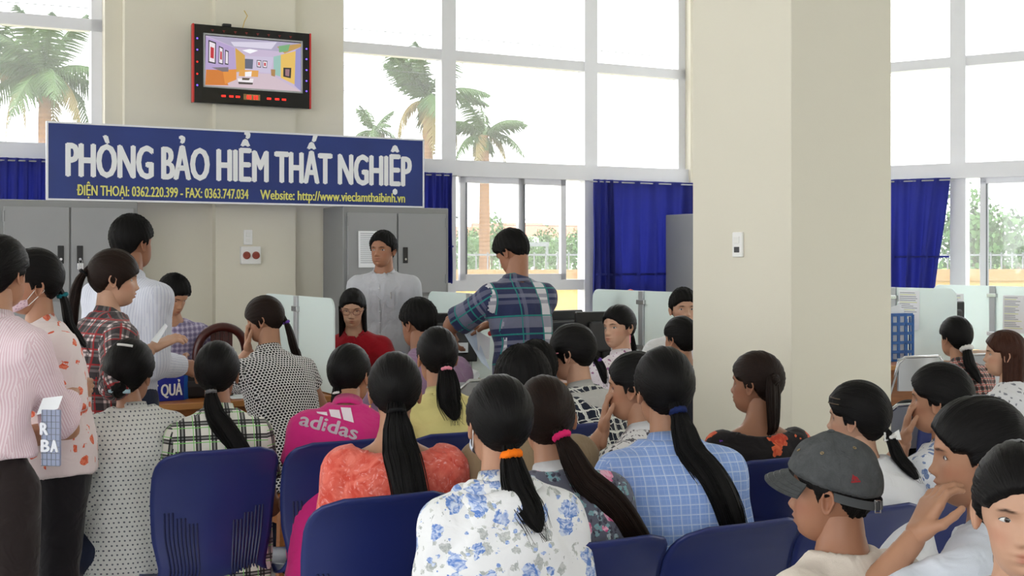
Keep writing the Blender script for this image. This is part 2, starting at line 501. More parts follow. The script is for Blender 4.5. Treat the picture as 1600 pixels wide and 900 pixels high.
# ------------------------------------------------------------ curtains
def curtain(fr, t0, t1, z0, z1, label, q=-.03, folds=9, gather=0.0, seed=0):
    rs = random.Random(seed)
    nu, nv = 90, 24
    ph = [rs.uniform(0, 6.28) for _ in range(5)]
    P = np.zeros((nv, nu, 3)); Q = np.zeros((nv, nu, 3))
    for j in range(nv):
        v = j / (nv - 1)
        for i in range(nu):
            u = i / (nu - 1)
            uu = u
            amp = .012 + .03 * min(1, v * 1.3)
            y = amp * (math.sin(folds * 6.28 * u + ph[0] + 1.2 * math.sin(3 * v + ph[1])) + .5 * math.sin(folds * 2.3 * 6.28 * u + ph[2] + 2 * v))
            edge = -gather * max(0, u - .5) * 2 * v
            P[j, i] = (t0 + (t1 - t0) * uu + edge, q + y, z1 - (z1 - z0) * v + .01 * math.sin(9 * u + ph[3]) * v)
            Q[j, i] = P[j, i] + (0, .004, 0)
    mb = MB().grid(P).grid(Q, flip=True)
    root = thing('curtain', label, 'curtain', group='blue window curtains'); fr.put(root)
    mb.build('drape', M['curtain'], root, True)
    MB().tube([(t0 - .04, q, z1 - .02), (t1 + .04, q, z1 - .02)], .006, 8).build('curtain_wire', M['silver'], root)
    MB().box(t0, t1, q - .028, q - .02, z0 + (z1 - z0) * .33, z0 + (z1 - z0) * .345).build('hem_seam', M['curtain'], root) if z0 < 1.5 else None
    return root
curtain(FB, T(-60), T(98), 1.15, 2.20, 'blue curtain above the filing cabinet beside the sign', seed=1)
curtain(FB, T(650), T(704), 1.3, 2.20, 'narrow gathered blue curtain between sign and window', folds=4, seed=2)
curtain(FB, T(924), T(955), .95, 2.19, 'dark gathered blue curtain bunch at the window post', folds=3, seed=3, q=-.05)
curtain(FB, T(948), T(1100), .95, 2.19, 'wide translucent blue curtain next to the grey locker', folds=5, seed=4)
curtain(FR, Tr(1340), Tr(1486), 1.18, 2.19, 'blue curtain pulled aside beyond the thick pillar', folds=5, gather=.12, seed=5)

# ------------------------------------------------------------ outdoors
def outside():
    gm = NT('field_grass'); v = gm.objco()
    gm.base(gm.mix(gm.noise(.25, detail=6), hexc(84, 124, 48), hexc(128, 154, 80)), .9, .1)
    MB().box(-260, 300, 12.5, 700, -.62, -.6).build('lawn', gm.mat, label='pale green field outside the windows', cat='field', kind='structure')
    pv = MB().add([FB.w(-14, .26, -.25), FB.w(9, .26, -.25), FB.w(9, 5.5, -.25), FB.w(-14, 5.5, -.25)], [(0, 1, 2, 3)])
    pv.build('pavement', M['concrete'], label='pale concrete yard under the windows', cat='pavement', kind='structure')
    # low boundary wall with a coping, then iron railings on it
    ym = plain('yellow_lime_wash', (214, 168, 108), .85, .2, var=.12, scale=3)
    cp = plain('weathered_coping', (168, 130, 90), .85, .2, var=.2, scale=6)
    FW = Frame(-3.0, 21.5, 6)
    root = thing('boundary_wall', 'low yellow boundary wall with coping and iron railings outside', 'wall'); FW.put(root)
    MB().box(-14, 26, 0, .25, -.6, 1.12).build('wall_body', ym, root)
    MB().box(-14, 26, -.08, .33, 1.12, 1.32).build('coping', cp, root)
    for i in range(150):
        x = -10 + i * .2
        if i % 1 == 0:
            r = MB().box(x, x + .022, .1, .122, 1.32, 1.62)
            if i == 0: rm = r.mesh('railing_bar'); rm.materials.append(M['ink'])
            o = bpy.data.objects.new('railing_bar', rm); link(o, root); o.location = (i * .2, 0, 0)
    MB().box(-10, 20, .1, .13, 1.56, 1.59).build('rail', M['ink'], root)
    # notice board on posts beyond
    bx = at(838, 395, 30)
    nb = thing('notice_frame', 'small grey frame on posts in the field outside', 'sign', (bx[0], 30, -.6))
    MB().box(-.28, -.22, 0, .06, 0, 2.5).build('post', M['ink'], nb); MB().box(.22, .28, 0, .06, 0, 2.5).build('post', M['ink'], nb)
    MB().box(-.3, .3, -.01, .05, 1.75, 1.85).build('crossbar', M['ink'], nb); MB().box(-.3, .3, -.01, .05, 2.4, 2.5).build('crossbar', M['ink'], nb)
    # palms
    fm = NT('palm_leaf'); fm.base(fm.mix(fm.noise(1.5), hexc(40, 66, 30), hexc(78, 106, 52)), .55, .4)
    dm = plain('dry_palm_leaf', (128, 112, 74), .85, .2, var=.2)
    tm = NT('palm_bark'); w = tm.new('ShaderNodeTexWave', bands_direction='Z'); w.inputs['Scale'].default_value = 2.5; w.inputs['Distortion'].default_value = 2
    tm.t.links.new(tm.objco(), w.inputs[0]); tm.base(tm.mix(w.outputs[0], hexc(122, 84, 60), hexc(150, 112, 84)), .9, .1)
    def frond_mesh(L, droop, seed, name='frond'):
        rs = random.Random(seed); mb = MB(); N = 30; pts = []
        for i in range(N + 1):
            s = i / N
            pts.append(np.array([L * (s - .18 * droop * s * s), 0, L * (.42 * s - droop * s * s)]))
        mb.tube(pts, [.03 * (1 - .85 * i / N) + .004 for i in range(N + 1)], 5)
        for i in range(3, N):
            s = i / N; t = pts[i + 1] - pts[i]; t /= np.linalg.norm(t)
            ln = L * .30 * math.sin(math.pi * min(1, .12 + s * .95)) ** .7
            for sd in (-1, 1):
                d = t * .55 + np.array([0, sd * 1.0, -.45 - .5 * rs.random()])
                d /= np.linalg.norm(d); p = pts[i]; q1 = p + d * ln * .55; q2 = p + d * ln + np.array([0, 0, -.22 * ln])
                wv = t * .035
                mb.add([p - wv, p + wv, q1 + wv * .9, q2, q1 - wv * .9], [(0, 1, 2, 3, 4)])
        me = mb.mesh(name); return me
    fronds = [frond_mesh(2.1, d, k) for k, d in enumerate((.35, .6, .85))]
    dryf = frond_mesh(1.7, 1.25, 9)
    for m in fronds: m.materials.append(fm.mat)
    dryf.materials.append(dm)
    def palm(px, pyc, Z, label, size=1.0, n=15, dry=2, seed=0, lean=0.0):
        rs = random.Random(seed); c = at(px, pyc, Z)
        root = thing('palm_tree', label, 'palm tree', (c[0], Z, -.6), 0, 'palms outside')
        H = c[2] + .6
        MB().tube([(-lean * H * (1 - k / 6) ** 2, 0, H * k / 6) for k in range(7)], [.24, .19, .17, .17, .16, .15, .12], 12).build('trunk', tm.mat, root, True)
        MB().tube([(0, 0, H - .6), (0, 0, H - .2), (0, 0, H + .25)], [.13, .15, .05], 10).build('crown_shaft', fm.mat, root, True)
        for k in range(n):
            a = 6.283 * k / n * 1.618 * 3 + rs.uniform(-.2, .2); el = rs.uniform(-.35, .95)
            m = dryf if k < dry else fronds[0 if el > .45 else (1 if el > .05 else 2)]
            o = bpy.data.objects.new('frond', m); link(o, root)
            o.location = (0, 0, H); o.rotation_euler = (rs.uniform(-.3, .3), -(el if k >= dry else -.3), a); o.scale = (size,) * 3
        return root
    palm(70, 118, 30, 'broad palm crown outside the window beside the screen', .95, 17, 3, 1)
    palm(-12, 115, 33, 'palm with drooping fronds half behind the window edge', 1.0, 14, 2, 2)
    palm(668, 158, 40, 'tall palm outside behind the window post', 1.12, 18, 5, 3)
    palm(757, 212, 40, 'shorter palm with brown trunk outside the middle bay', .82, 15, 3, 4)
    palm(584, 205, 48, 'small palm top showing above the blue sign', .62, 11, 2, 5)
    # distant trees
    lm = []
    for k, (a, b) in enumerate((((58, 92, 52), (96, 126, 76)), ((66, 98, 64), (106, 132, 92)))):
        n = NT('far_leaf'); n.base(n.mix(n.noise(.6), hexc(*a), hexc(*b)), .8, .2); lm.append(n.mat)
    bark = plain('far_bark', (110, 92, 72), .9)
    def crown_mesh(seed):
        rs = np.random.RandomState(seed); mb = MB()
        cs = rs.normal(0, 1, (16, 3)) * np.array([.55, .4, .3]); cs[:, 2] += .8
        for c in cs:
            for _ in range(55):
                d = rs.normal(0, 1, 3); d /= np.linalg.norm(d)
                p = c + d * .38 * rs.uniform(.8, 1.05); a = np.cross(d, rs.normal(0, 1, 3)); a /= np.linalg.norm(a); b = np.cross(d, a)
                mb.add([p - a * .07, p - b * .05, p + a * .07, p + b * .05], [(0, 1, 2, 3)])
        return mb.mesh('crown')
    crowns = [crown_mesh(s) for s in (1, 2, 3)]
    for i, c in enumerate(crowns): c.materials.append(lm[i % 2])
    rs = random.Random(5)
    spots = [(712 + i * 21 + rs.uniform(-6, 6), rs.uniform(95, 150)) for i in range(10)] + [(1502 + i * 17 + rs.uniform(-5, 5), rs.uniform(70, 110)) for i in range(7)]
    for i, (px, Z) in enumerate(spots):
        h = rs.uniform(3.5, 5.6)
        root = thing('tree', 'hazy leafy tree in the far row across the field', 'tree', ((px - 800) / FPX * Z, Z, -.6), rs.uniform(0, 6), 'trees across the field')
        o = bpy.data.objects.new('crown', crowns[i % 3]); link(o, root); o.scale = (h * .52, h * .5, h * .55); o.location = (0, 0, h * .25)
        MB().tube([(0, 0, 0), (0.05, 0, h * .5)], [.2, .12], 8).build('trunk', bark, root, True)
    for px, Z in ((733, 27), (792, 29), (868, 28)):
        c = at(px, 412, Z)
        root = thing('shrub', 'small round green shrub behind the low boundary wall', 'shrub', (c[0], Z, -.6), 0, 'shrubs behind the boundary wall')
        o = bpy.data.objects.new('foliage', crowns[0]); link(o, root); o.scale = (.36, .36, 1.25)
        MB().tube([(0, 0, 0), (0, 0, 1.2)], .04, 6).build('stem', bark, root)
    # houses far off
    for px, Z, w in ((800, 170, 9), (745, 190, 8), (872, 180, 7)):
        root = thing('house', 'tiny white house far across the field', 'house', ((px - 800) / FPX * Z, Z, -.6), .2, 'houses across the field')
        MB().box(-w / 2, w / 2, 0, 6, 0, 5.2).build('wall_body', M['white'], root)
        MB().add([(-w / 2 - .4, -.4, 5.2), (w / 2 + .4, -.4, 5.2), (w / 2 + .4, 6.4, 5.2), (-w / 2 - .4, 6.4, 5.2), (-w / 2 - .4, 3, 7), (w / 2 + .4, 3, 7)],
                 [(0, 1, 5, 4), (2, 3, 4, 5), (0, 4, 3), (1, 2, 5), (0, 3, 2, 1)]).build('roof', plain('far_roof', (170, 110, 90), .8), root)
        MB().box(-w * .3, -w * .12, -.06, 0, 2, 4).build('window_hole', M['dark'], root)
    # wires and pole
    wires = [((-200, -12), (560, 42), (1050, 90), 30), ((-200, 20), (560, 108), (760, 124), 34), ((-200, 88), (450, 128), (760, 136), 36), ((-200, 140), (530, 136), (1000, 150), 38),
             ((700, 340), (800, 343), (920, 345), 60), ((700, 351), (800, 352), (920, 354), 60), ((1380, 118), (1480, 121), (1650, 128), 40)]
    for (a, b, c, Z) in wires:
        pts = []
        for k in range(21):
            s = k / 20
            x = (1 - s) ** 2 * a[0] + 2 * s * (1 - s) * b[0] + s * s * c[0]; y = (1 - s) ** 2 * a[1] + 2 * s * (1 - s) * b[1] + s * s * c[1]
            pts.append(at(x, y, Z + 4 * s))
        MB().tube(pts, .011, 5).build('power_line', M['dark'], None, False, 'thin dark power line crossing the sky outside', 'power line', 'power lines outside')
    for px, Z, lb in ((701, 60.5, 'thin far pole holding the low wires behind the window post'), (921, 64, 'thin far pole beside the blue curtain holding the low wires')):
        top = at(px, 338, Z)[2]
        pr = thing('wire_pole', lb, 'pole', ((px - 800) / FPX * Z, Z, -.6), 0, 'far wire poles')
        MB().tube([(0, 0, 0), (0, 0, top + .8)], [.12, .09], 8).build('shaft', M['concrete'], pr, True)
        MB().box(-.5, .5, -.05, .05, top + .5, top + .6).build('cross_arm', M['dark'], pr)
    c = at(520, 90, 36)
    root = thing('utility_pole', 'concrete utility pole with insulators hidden behind the wall edge', 'pole', (c[0], 36, -.6))
    MB().tube([(0, 0, 0), (0, 0, c[2] + 1.6)], [.16, .11], 10).build('pole', M['concrete'], root, True)
    for y in (105, 142, 182):
        z = CAMH - (y - HORIZON) / FPX * 36 + .6
        MB().box(0, .32, -.04, .04, z - .03, z + .03).build('cross_arm', M['dark'], root)
        for x in (.18, .28): MB().lathe([(.03, 0), (.05, .03), (.03, .06), (.05, .09), (.02, .14)], 8, (x, 0, z + .03)).build('insulator', M['silver'], root)
outside()
# ------------------------------------------------------------ lettering fitted by cap height, baseline at z = 0
def letters(s, w, cap, bold=.012, thick=.004, spacing=1.0):
    def raw(txt):
        cu = bpy.data.curves.new('lettering', 'FONT'); cu.body = txt; cu.size = 1; cu.align_x = 'CENTER'
        cu.extrude = .01; cu.space_character = spacing; cu.resolution_u = 3
        o = bpy.data.objects.new('lettering', cu); COL.objects.link(o); bpy.context.view_layer.update()
        me = bpy.data.meshes.new_from_object(o.evaluated_get(bpy.context.evaluated_depsgraph_get()))
        A = np.array([v.co for v in me.vertices]); F = [tuple(p.vertices) for p in me.polygons]
        bpy.data.objects.remove(o); bpy.data.curves.remove(cu); bpy.data.meshes.remove(me)
        return A, F
    H, _ = raw('H'); A, F = raw(s)
    B = np.zeros_like(A)
    B[:, 0] = (A[:, 0] - (A[:, 0].min() + A[:, 0].max()) / 2) * w / (A[:, 0].max() - A[:, 0].min())
    B[:, 1] = -np.sign(A[:, 2]) * thick / 2
    B[:, 2] = A[:, 1] * cap / H[:, 1].max()
    if bold > 0:      # heavier strokes: the same letters set over themselves, slightly shifted
        k = len(B); d = bold * cap; sh = [(-d, 0), (d, 0), (0, d * .6), (0, -d * .6)]
        F = list(F) + [tuple(i + k * (m + 1) for i in f) for m in range(len(sh)) for f in F]
        B = np.concatenate([B] + [B + np.array((a, -.00012 * (m + 1), b)) for m, (a, b) in enumerate(sh)])
    return B, F

# ------------------------------------------------------------ filing cabinets
FC = Frame(-.952, 9.565, 28.4)
CABH = 1.89
def cabinet(t0, t1, label, keys=False, depth=.44, tags=True):
    w = t1 - t0
    root = thing('filing_cabinet', label, 'cabinet', group='grey steel cabinets'); FC.put(root, t0)
    MB().rbox(0, w, .015, depth, 0, CABH, .006).build('body', M['metal_grey_shaded'], root)
    m = w / 2
    for lo, hi in ((.08, 1.22), (1.245, CABH - .045)):
        for a, b, s in ((.03, m - .006, 1), (m + .006, w - .03, -1)):
            d = MB().rbox(a, b, -.004, .016, lo, hi, .004).build('door', M['metal_grey'], root)
            if lo > 1:
                hx = (b - .055) if s > 0 else (a + .055); hz = CABH - .36 if tags else CABH - .5
                MB().rbox(hx - .02, hx + .02, -.012, -.003, hz - .06, hz + .06, .004).build('handle', M['black'], d)
                MB().tube([(hx, -.016, hz - .03), (hx, -.01, hz - .03)], .009, 10).build('lock', M['chrome'], d)
                for hzz in (lo + .07, hi - .1):
                    MB().tube([(a if s > 0 else b, -.006, hzz), (a if s > 0 else b, -.006, hzz + .07)], .006, 8).build('hinge', M['metal_grey_shaded'], d)
    if keys:
        kx = m + .063
        k = MB().tube([(kx + .012 * math.cos(a), -.02, CABH - .405 + .012 * math.sin(a)) for a in np.linspace(0, 6.28, 12)], .002, 5)
        for dx in (-.014, .0, .014): k.rbox(kx + dx - .006, kx + dx + .006, -.022, -.018, CABH - .46, CABH - .415, .002)
        k.build('key_ring', M['chrome'], root)
    return root
cabinet(FC.t(-2), FC.t(216), 'grey steel cabinet with keys hanging beside the end of the blue sign', True)
cabinet(FC.t(537), FC.t(702), 'grey steel cabinet with a paper taped to its door', False)
cabinet(FC.t(1087), FC.t(1087) + .85, 'grey steel cabinet behind the thick pillar', False)

def ruled_sheet(w, h, parent=None, name='paper_sheet', rows=14, hl=False, seed=0, **kw):
    rs = random.Random(seed); mb = MB()
    N = 8
    P = [[(x, -.004 * math.sin(3 * z / h + 1) * (.4 + .6 * (1 - z / h)), z) for x in np.linspace(0, w, 5)] for z in np.linspace(0, h, N)]
    mb.grid(P)
    for i in range(rows):
        z = h * (.93 - .86 * i / rows); x1 = w * rs.uniform(.55, .92)
        y = -.004 * math.sin(3 * z / h + 1) * (.4 + .6 * (1 - z / h)) - .0012
        mb.add([(w * .08, y, z), (x1, y, z), (x1, y, z + h * .014), (w * .08, y, z + h * .014)], [(0, 1, 2, 3)], 1 + (hl and i % 4 == 1))
    return mb.build(name, [M['paper'], M['ink'], M['hilite']], parent, **kw)
p = ruled_sheet(.19, .27, label='white notice sheet taped to the grey cabinet door', cat='paper', seed=3, rows=16)
FC.put(p, FC.t(559), -.012, 1.5 - (418 - 405) / 2000 * 9.4)

# ------------------------------------------------------------ the long blue sign
def sign():
    t0, t1 = FC.t(76), FC.t(662); z0, z1 = CABH + .012, CABH + .51
    root = thing('office_sign', 'long blue sign with white Vietnamese lettering resting on the cabinets', 'sign'); FC.put(root, t0)
    w = t1 - t0; y = .02
    n = NT('blue_sign_print'); oc = n.objco()
    n.base(n.mix(n.noise(2.2, detail=2), hexc(22, 40, 104), hexc(34, 62, 140)), .38, .5)
    MB().box(0, w, y, y + .02, z0, z1).build('board', n.mat, root)
    f = MB(); b = .012
    f.box(-b, 0, y - .006, y + .03, z0 - b, z1 + b).box(w, w + b, y - .006, y + .03, z0 - b, z1 + b).box(0, w, y - .006, y + .03, z0 - b, z0).box(0, w, y - .006, y + .03, z1, z1 + b)
    f.build('sign_frame', M['alu'], root)
    for tx in (.3, 1.4, 2.4): MB().tube([(tx, y + .03, z0), (tx, .45, z0 + .25)], .008, 6).build('prop', M['silver'], root)
    wm = plain('white_lettering', (236, 238, 242), .5); ye = plain('yellow_lettering', (226, 222, 120), .5)
    def put(s, a, b, zb, cap, mat, bold):
        ta, tb = FC.t(a) - t0, FC.t(b) - t0
        V, F = letters(s, tb - ta, cap, bold)
        V[:, 0] += (ta + tb) / 2; V[:, 1] += y - .003; V[:, 2] += zb
        MB().add(V, F).build('lettering', mat, root)
    put('PHÒNG BẢO HIỂM THẤT NGHIỆP', 105, 643, z0 + .152, .215, wm, .042)
    put('ĐIỆN THOẠI: 0362.220.399 - FAX: 0363.747.034', 121, 389, z0 + .026, .066, ye, .022)
    put('Website: http://www.vieclamthaibinh.vn', 408, 634, z0 + .026, .066, ye, .022)
sign()

# ------------------------------------------------------------ wall screen with a picture of a room
def wall_screen():
    t0, t1 = T(303, -.3), T(487, -.3); z1 = 1.5 + 359 / 2000 * 9.42; z0 = 1.5 + 239 / 2000 * 9.42
    root = thing('wall_screen', 'black framed wall screen showing an orange sofa living room', 'screen'); FB.put(root, t0, -.27)
    w, h = t1 - t0, z1 - z0
    gl = plain('black_gloss', (14, 14, 16), .12, .5)
    MB().rbox(0, w, 0, .06, z0, z1, .006).build('case', gl, root)
    for x in (-.004, w - .008): MB().rbox(x, x + .012, -.012, .03, z0, z1, .003).build('side_trim', M['red'], root)
    u0, u1, v0, v1 = .10, .925, .14, .78
    X = lambda u: w * u
    Zz = lambda v: z1 - h * v
    bz = MB(); bw = .012
    sx0, sx1, sz0, sz1 = X(.085), X(.93), Zz(.80), Zz(.11)
    bz.box(sx0, sx1, -.006, -.001, sz1 - bw, sz1).box(sx0, sx1, -.006, -.001, sz0, sz0 + bw).box(sx0, sx0 + bw, -.006, -.001, sz0, sz1).box(sx1 - bw, sx1, -.006, -.001, sz0, sz1)
    bz.build('bezel', M['silver'], root)
    n = NT('screen_picture')
    a = n.new('ShaderNodeAttribute', attribute_name='tint')
    n.base((.02, .02, .02, 1), .15); n.t.links.new(a.outputs['Color'], n.p.inputs['Emission Color']); n.p.inputs['Emission Strength'].default_value = .95
    polys = [  # crop coordinates of the picture, colour
        ((205, 150), (1065, 235), (1050, 655), (195, 590), (196, 180, 206)),
        ((205, 150), (1065, 235), (850, 300), (460, 260), (172, 164, 190)),
        ((420, 210), (830, 220), (780, 280), (450, 250), (214, 208, 226)),
        ((520, 285), (590, 275), (662, 290), (590, 315), (246, 246, 250)),
        ((205, 160), (455, 262), (470, 470), (200, 450), (178, 158, 202)),
        ((460, 262), (545, 330), (545, 470), (470, 475), (206, 160, 78)),
        ((545, 335), (800, 350), (770, 490), (545, 460), (200, 190, 214)),
        ((545, 360), (618, 365), (612, 450), (545, 445), (96, 100, 120)),
        ((800, 345), (870, 330), (860, 520), (800, 500), (150, 190, 180)),
        ((865, 330), (1000, 300), (990, 590), (865, 530), (226, 186, 96)),
        ((830, 260), (1060, 235), (1060, 262), (900, 320), (190, 150, 84)),
        ((1000, 290), (1062, 262), (1050, 650), (990, 600), (150, 146, 196)),
        ((845, 255), (950, 240), (930, 300), (850, 310), (120, 170, 120)),
        ((195, 590), (470, 480), (770, 495), (1050, 655), (206, 186, 196)),
        ((228, 190), (294, 215), (290, 402), (226, 388), (44, 40, 48)), ((236, 204), (286, 224), (282, 390), (234, 378), (232, 222, 230)), ((246, 250), (276, 262), (274, 356), (244, 346), (188, 50, 60)),
        ((318, 244), (356, 262), (354, 408), (314, 398), (44, 40, 48)), ((324, 256), (350, 270), (348, 398), (320, 390), (232, 222, 230)), ((330, 290), (344, 296), (344, 366), (328, 360), (188, 50, 60)),
        ((372, 278), (402, 292), (400, 412), (370, 406), (44, 40, 48)), ((378, 290), (396, 300), (396, 402), (376, 396), (232, 222, 230)),
        ((650, 372), (690, 376), (686, 440), (650, 434), (60, 50, 60)), ((655, 378), (685, 382), (682, 432), (655, 428), (234, 224, 232)), ((662, 390), (676, 392), (676, 420), (662, 418), (190, 60, 70)),
        ((702, 378), (744, 382), (740, 444), (702, 440), (60, 50, 60)), ((707, 384), (739, 388), (736, 438), (707, 434), (234, 224, 232)), ((714, 396), (730, 398), (730, 426), (714, 424), (190, 60, 70)),
        ((208, 450), (350, 455), (400, 590), (200, 585), (204, 120, 50)), ((350, 455), (470, 450), (470, 540), (370, 580), (222, 142, 62)), ((255, 432), (400, 432), (400, 470), (350, 470), (120, 110, 116)),
        ((495, 455), (665, 465), (660, 520), (490, 510), (222, 160, 80)), ((545, 475), (605, 470), (600, 515), (545, 515), (242, 238, 240)),
        ((480, 530), (620, 535), (615, 570), (485, 560), (236, 230, 234)), ((485, 560), (615, 570), (612, 586), (490, 580), (70, 60, 60)), ((520, 525), (590, 530), (580, 548), (520, 545), (90, 76, 60)),
        ((888, 442), (960, 446), (955, 536), (886, 520), (40, 36, 40)), ((905, 456), (944, 458), (940, 520), (905, 512), (150, 110, 120)),
        ((775, 455), (815, 458), (812, 520), (778, 510), (170, 130, 80))]
    V = []; F = []; C = []
    for k, pl in enumerate(polys):
        q = []
        for (x, y) in pl[:4]:
            u = (x - 200) / 858; v = (y - (150 + 85 * u)) / (440 - 20 * u)
            u, v = min(1, max(0, u)), min(1, max(0, v))
            q.append((X(u0 + (u1 - u0) * u), -.0015 - .00006 * k, Zz(v0 + (v1 - v0) * v)))
        F.append([len(V) + i for i in range(4)][::-1]); V += q; C += [hexc(*pl[4])[:3]] * 4
    npmesh('screen', V, F, n.mat, root, False, tint=np.array(C))
    blue = emit('violet_led', (120, 90, 255), 1.6); redl = emit('red_led', (255, 40, 30), 1.4)
    for i, v in enumerate((.16, .33, .51, .69, .86)):
        MB().lathe([(.007, 0), (.005, .004)], 8).build('led', redl if i in (2, 3) else blue, root).matrix_local = Matrix.Translation((X(.035), -.003, Zz(v * .85 + .05))) @ Matrix.Rotation(math.pi / 2, 4, 'X')
        MB().lathe([(.007, 0), (.005, .004)], 8).build('led', blue, root).matrix_local = Matrix.Translation((X(.965), -.003, Zz(v * .8 + .08))) @ Matrix.Rotation(math.pi / 2, 4, 'X')
    dimr = plain('dim_red', (110, 26, 22), .5)
    for i in range(8):
        x = X(.16 + i * .095)
        MB().add([(x - .012, -.002, Zz(.055)), (x + .012, -.002, Zz(.055)), (x, -.002, Zz(.09))], [(0, 2, 1)]).build('triangle_mark', dimr, root)
    MB().box(X(.42), X(.56), -.004, 0, Zz(.93), Zz(.855)).build('clock_panel', plain('clock_amber', (150, 120, 70), .4), root)
    for a in (.448, .470, .505, .527):
        MB().box(X(a), X(a + .014), -.006, -.004, Zz(.92), Zz(.87)).build('led_digits', redl, root)
    for a in (.235, .30, .355, .62, .69, .75):
        MB().box(X(a), X(a + .035), -.003, 0, Zz(.91), Zz(.885)).build('led_digits', redl, root)
    MB().tube([(w * .42, .02, z1), (w * .44, .04, z1 + .05), (w * .47, .05, z1 + .1), (w * .45, .07, z1 + .14)], .003, 6).build('cable', plain('yellow_cable', (206, 170, 60), .5), root)
    MB().rbox(w * .25, w * .32, .0, .04, z1, z1 + .02, .004).build('bracket', M['black'], root)
wall_screen()

# ------------------------------------------------------------ sockets and switches
def outlet(fr, t, q, z, label, kind, extra=0):
    root = thing('wall_' + kind, label, kind); fr.put(root, t, q, z, extra)
    if kind == 'socket':
        MB().rbox(-.075, .075, -.04, 0, -.065, .065, .006).build('plate', M['white'], root)
        for x in (-.035, .035):
            o = MB().lathe([(.028, 0), (.028, .01), (.02, .012), (.018, .004)], 16).build('socket_face', plain('brown_red_socket', (150, 66, 52), .4), root)
            o.matrix_local = Matrix.Translation((x, -.04, 0)) @ Matrix.Rotation(math.pi / 2, 4, 'X')
    else:
        MB().rbox(-.033, .033, -.014, 0, -.055, .055, .004).build('plate', M['white'], root)
        MB().rbox(-.018, .018, -.018, -.012, .005, .035, .002).build('rocker', M['ceil'], root)
        MB().rbox(-.018, .018, -.016, -.012, -.035, -.01, .002).build('indicator', M['dark'] if extra else M['ceil'], root)
    return root
zt = lambda py, Z: 1.5 - (py - 405) / 2000 * Z
outlet(FB, T(390, -.19), -.19, zt(399, 9.5), 'white double socket with brown faces on the pilaster', 'socket')
outlet(FB, T(387, -.19), -.19, zt(371, 9.5), 'small white switch above the double socket', 'switch')
ly = edge_len(1155, FP.n)
outlet(FP, 0, ly, zt(382, 5.6), 'white switch plate on the thick pillar', 'switch', -math.pi / 2)

# ------------------------------------------------------------ desks and glass dividers
FD = Frame(-1.234, 7.37, 28.4)
TOPZ = .775
def desk(t0, t1, label, y0=-.62, y1=.16):
    root = thing('service_desk', label, 'desk', group='wooden service desks'); FD.put(root, t0)
    w = t1 - t0
    MB().rbox(0, w, y0, y1, TOPZ - .03, TOPZ, .005).build('desktop', M['wood'], root)
    MB().rbox(-.001, w + .001, y0 - .006, y0 + .006, TOPZ - .032, TOPZ - .001, .002).build('edge_band', M['woodedge'], root)
    for x in (0, w - .03): MB().rbox(x, x + .03, y0 + .06, y1 - .04, 0, TOPZ - .03, .003).build('side_panel', M['wood'], root)
    MB().rbox(.03, w - .03, y0 + .16, y0 + .18, .12, TOPZ - .03, .003).build('front_panel', M['wood'], root)
    MB().rbox(.03, w - .03, y0 + .05, y0 + .14, TOPZ - .13, TOPZ - .03, .003).build('apron', M['wood'], root)
    return root
tp = [FD.t(465), FD.t(735), FD.t(1004), FD.t(1397), FD.t(1552)]
desk(tp[0] - 1.75, tp[0] - .02, 'brown wooden desk carrying the small blue plate')
desk(tp[0] + .02, tp[1] - .02, 'brown wooden desk of the clerk with glasses')
desk(tp[1] + .02, tp[2] - .02, 'brown wooden desk under the paper-sorting man')
desk(tp[2] + .02, tp[2] + 1.05, 'brown wooden desk half hidden by the thick pillar')
desk(tp[3] - 1.0, tp[3] + .45, 'brown wooden desk carrying the blue file box')
desk(tp[3] + .47, tp[4] + .1, 'brown wooden desk beside the woman with white scrunchie')

def panel(y0, y1, z0, z1, r, outer):
    """upright pane in the yz plane with one rounded top corner"""
    pts = [(y0, z0), (y1, z0)]
    if outer > 0:
        pts += [(y1 - r + r * math.cos(a), z1 - r + r * math.sin(a)) for a in np.linspace(0, math.pi / 2, 7)] + [(y0, z1)]
    else:
        pts += [(y1, z1)] + [(y0 + r + r * math.cos(a), z1 - r + r * math.sin(a)) for a in np.linspace(math.pi / 2, math.pi, 7)]
    k = len(pts); V = [(-.004, y, z) for y, z in pts] + [(.004, y, z) for y, z in pts]
    F = [tuple(range(k))[::-1], tuple(range(k, 2 * k))] + [(i, (i + 1) % k, (i + 1) % k + k, i + k) for i in range(k)]
    return V, F
div_lbl = ['frosted glass desk divider beside the polka-dot blouse', 'frosted glass desk divider behind the lavender shirt', 'frosted glass desk divider behind the woman looking round',
           'frosted glass desk divider behind the blue file box', 'frosted glass desk divider with two taped sheets']
for i, t in enumerate(tp):
    root = thing('desk_divider', div_lbl[i], 'divider', group='frosted desk dividers'); FD.put(root, t)
    MB().add(*panel(-.6, -.03, TOPZ + .003, 1.29, .07, -1)).build('pane', M['frost'], root)
    MB().add(*panel(.03, .62, TOPZ + .003, 1.29, .07, 1)).build('pane', M['frost'], root)
    MB().rbox(-.018, .018, -.028, .028, TOPZ, 1.29, .004).build('post', M['silver'], root)
    for z in (.9, 1.2): MB().rbox(-.024, .024, -.045, .045, z, z + .03, .003).build('clamp', M['chrome'], root)
    for y in (.45,): MB().rbox(-.02, .02, y - .02, y + .02, 0, TOPZ, .003).build('leg', M['silver'], root)
def taped(i, y, label, seed, side=-1, z=.93):
    o = ruled_sheet(.21, .29, label=label, cat='paper', seed=seed, rows=18, hl=True, group='sheets taped to the dividers')
    FD.put(o, tp[i] + side * .008, y, z, math.pi / 2 if side > 0 else -math.pi / 2)
taped(3, -.05, 'highlighted list sheet taped to the divider by the file box', 5, z=.98)
taped(4, .50, 'faint plan sheet taped on the pane before the post', 6)
taped(4, -.10, 'highlighted sheet taped on the pane past the post', 7)

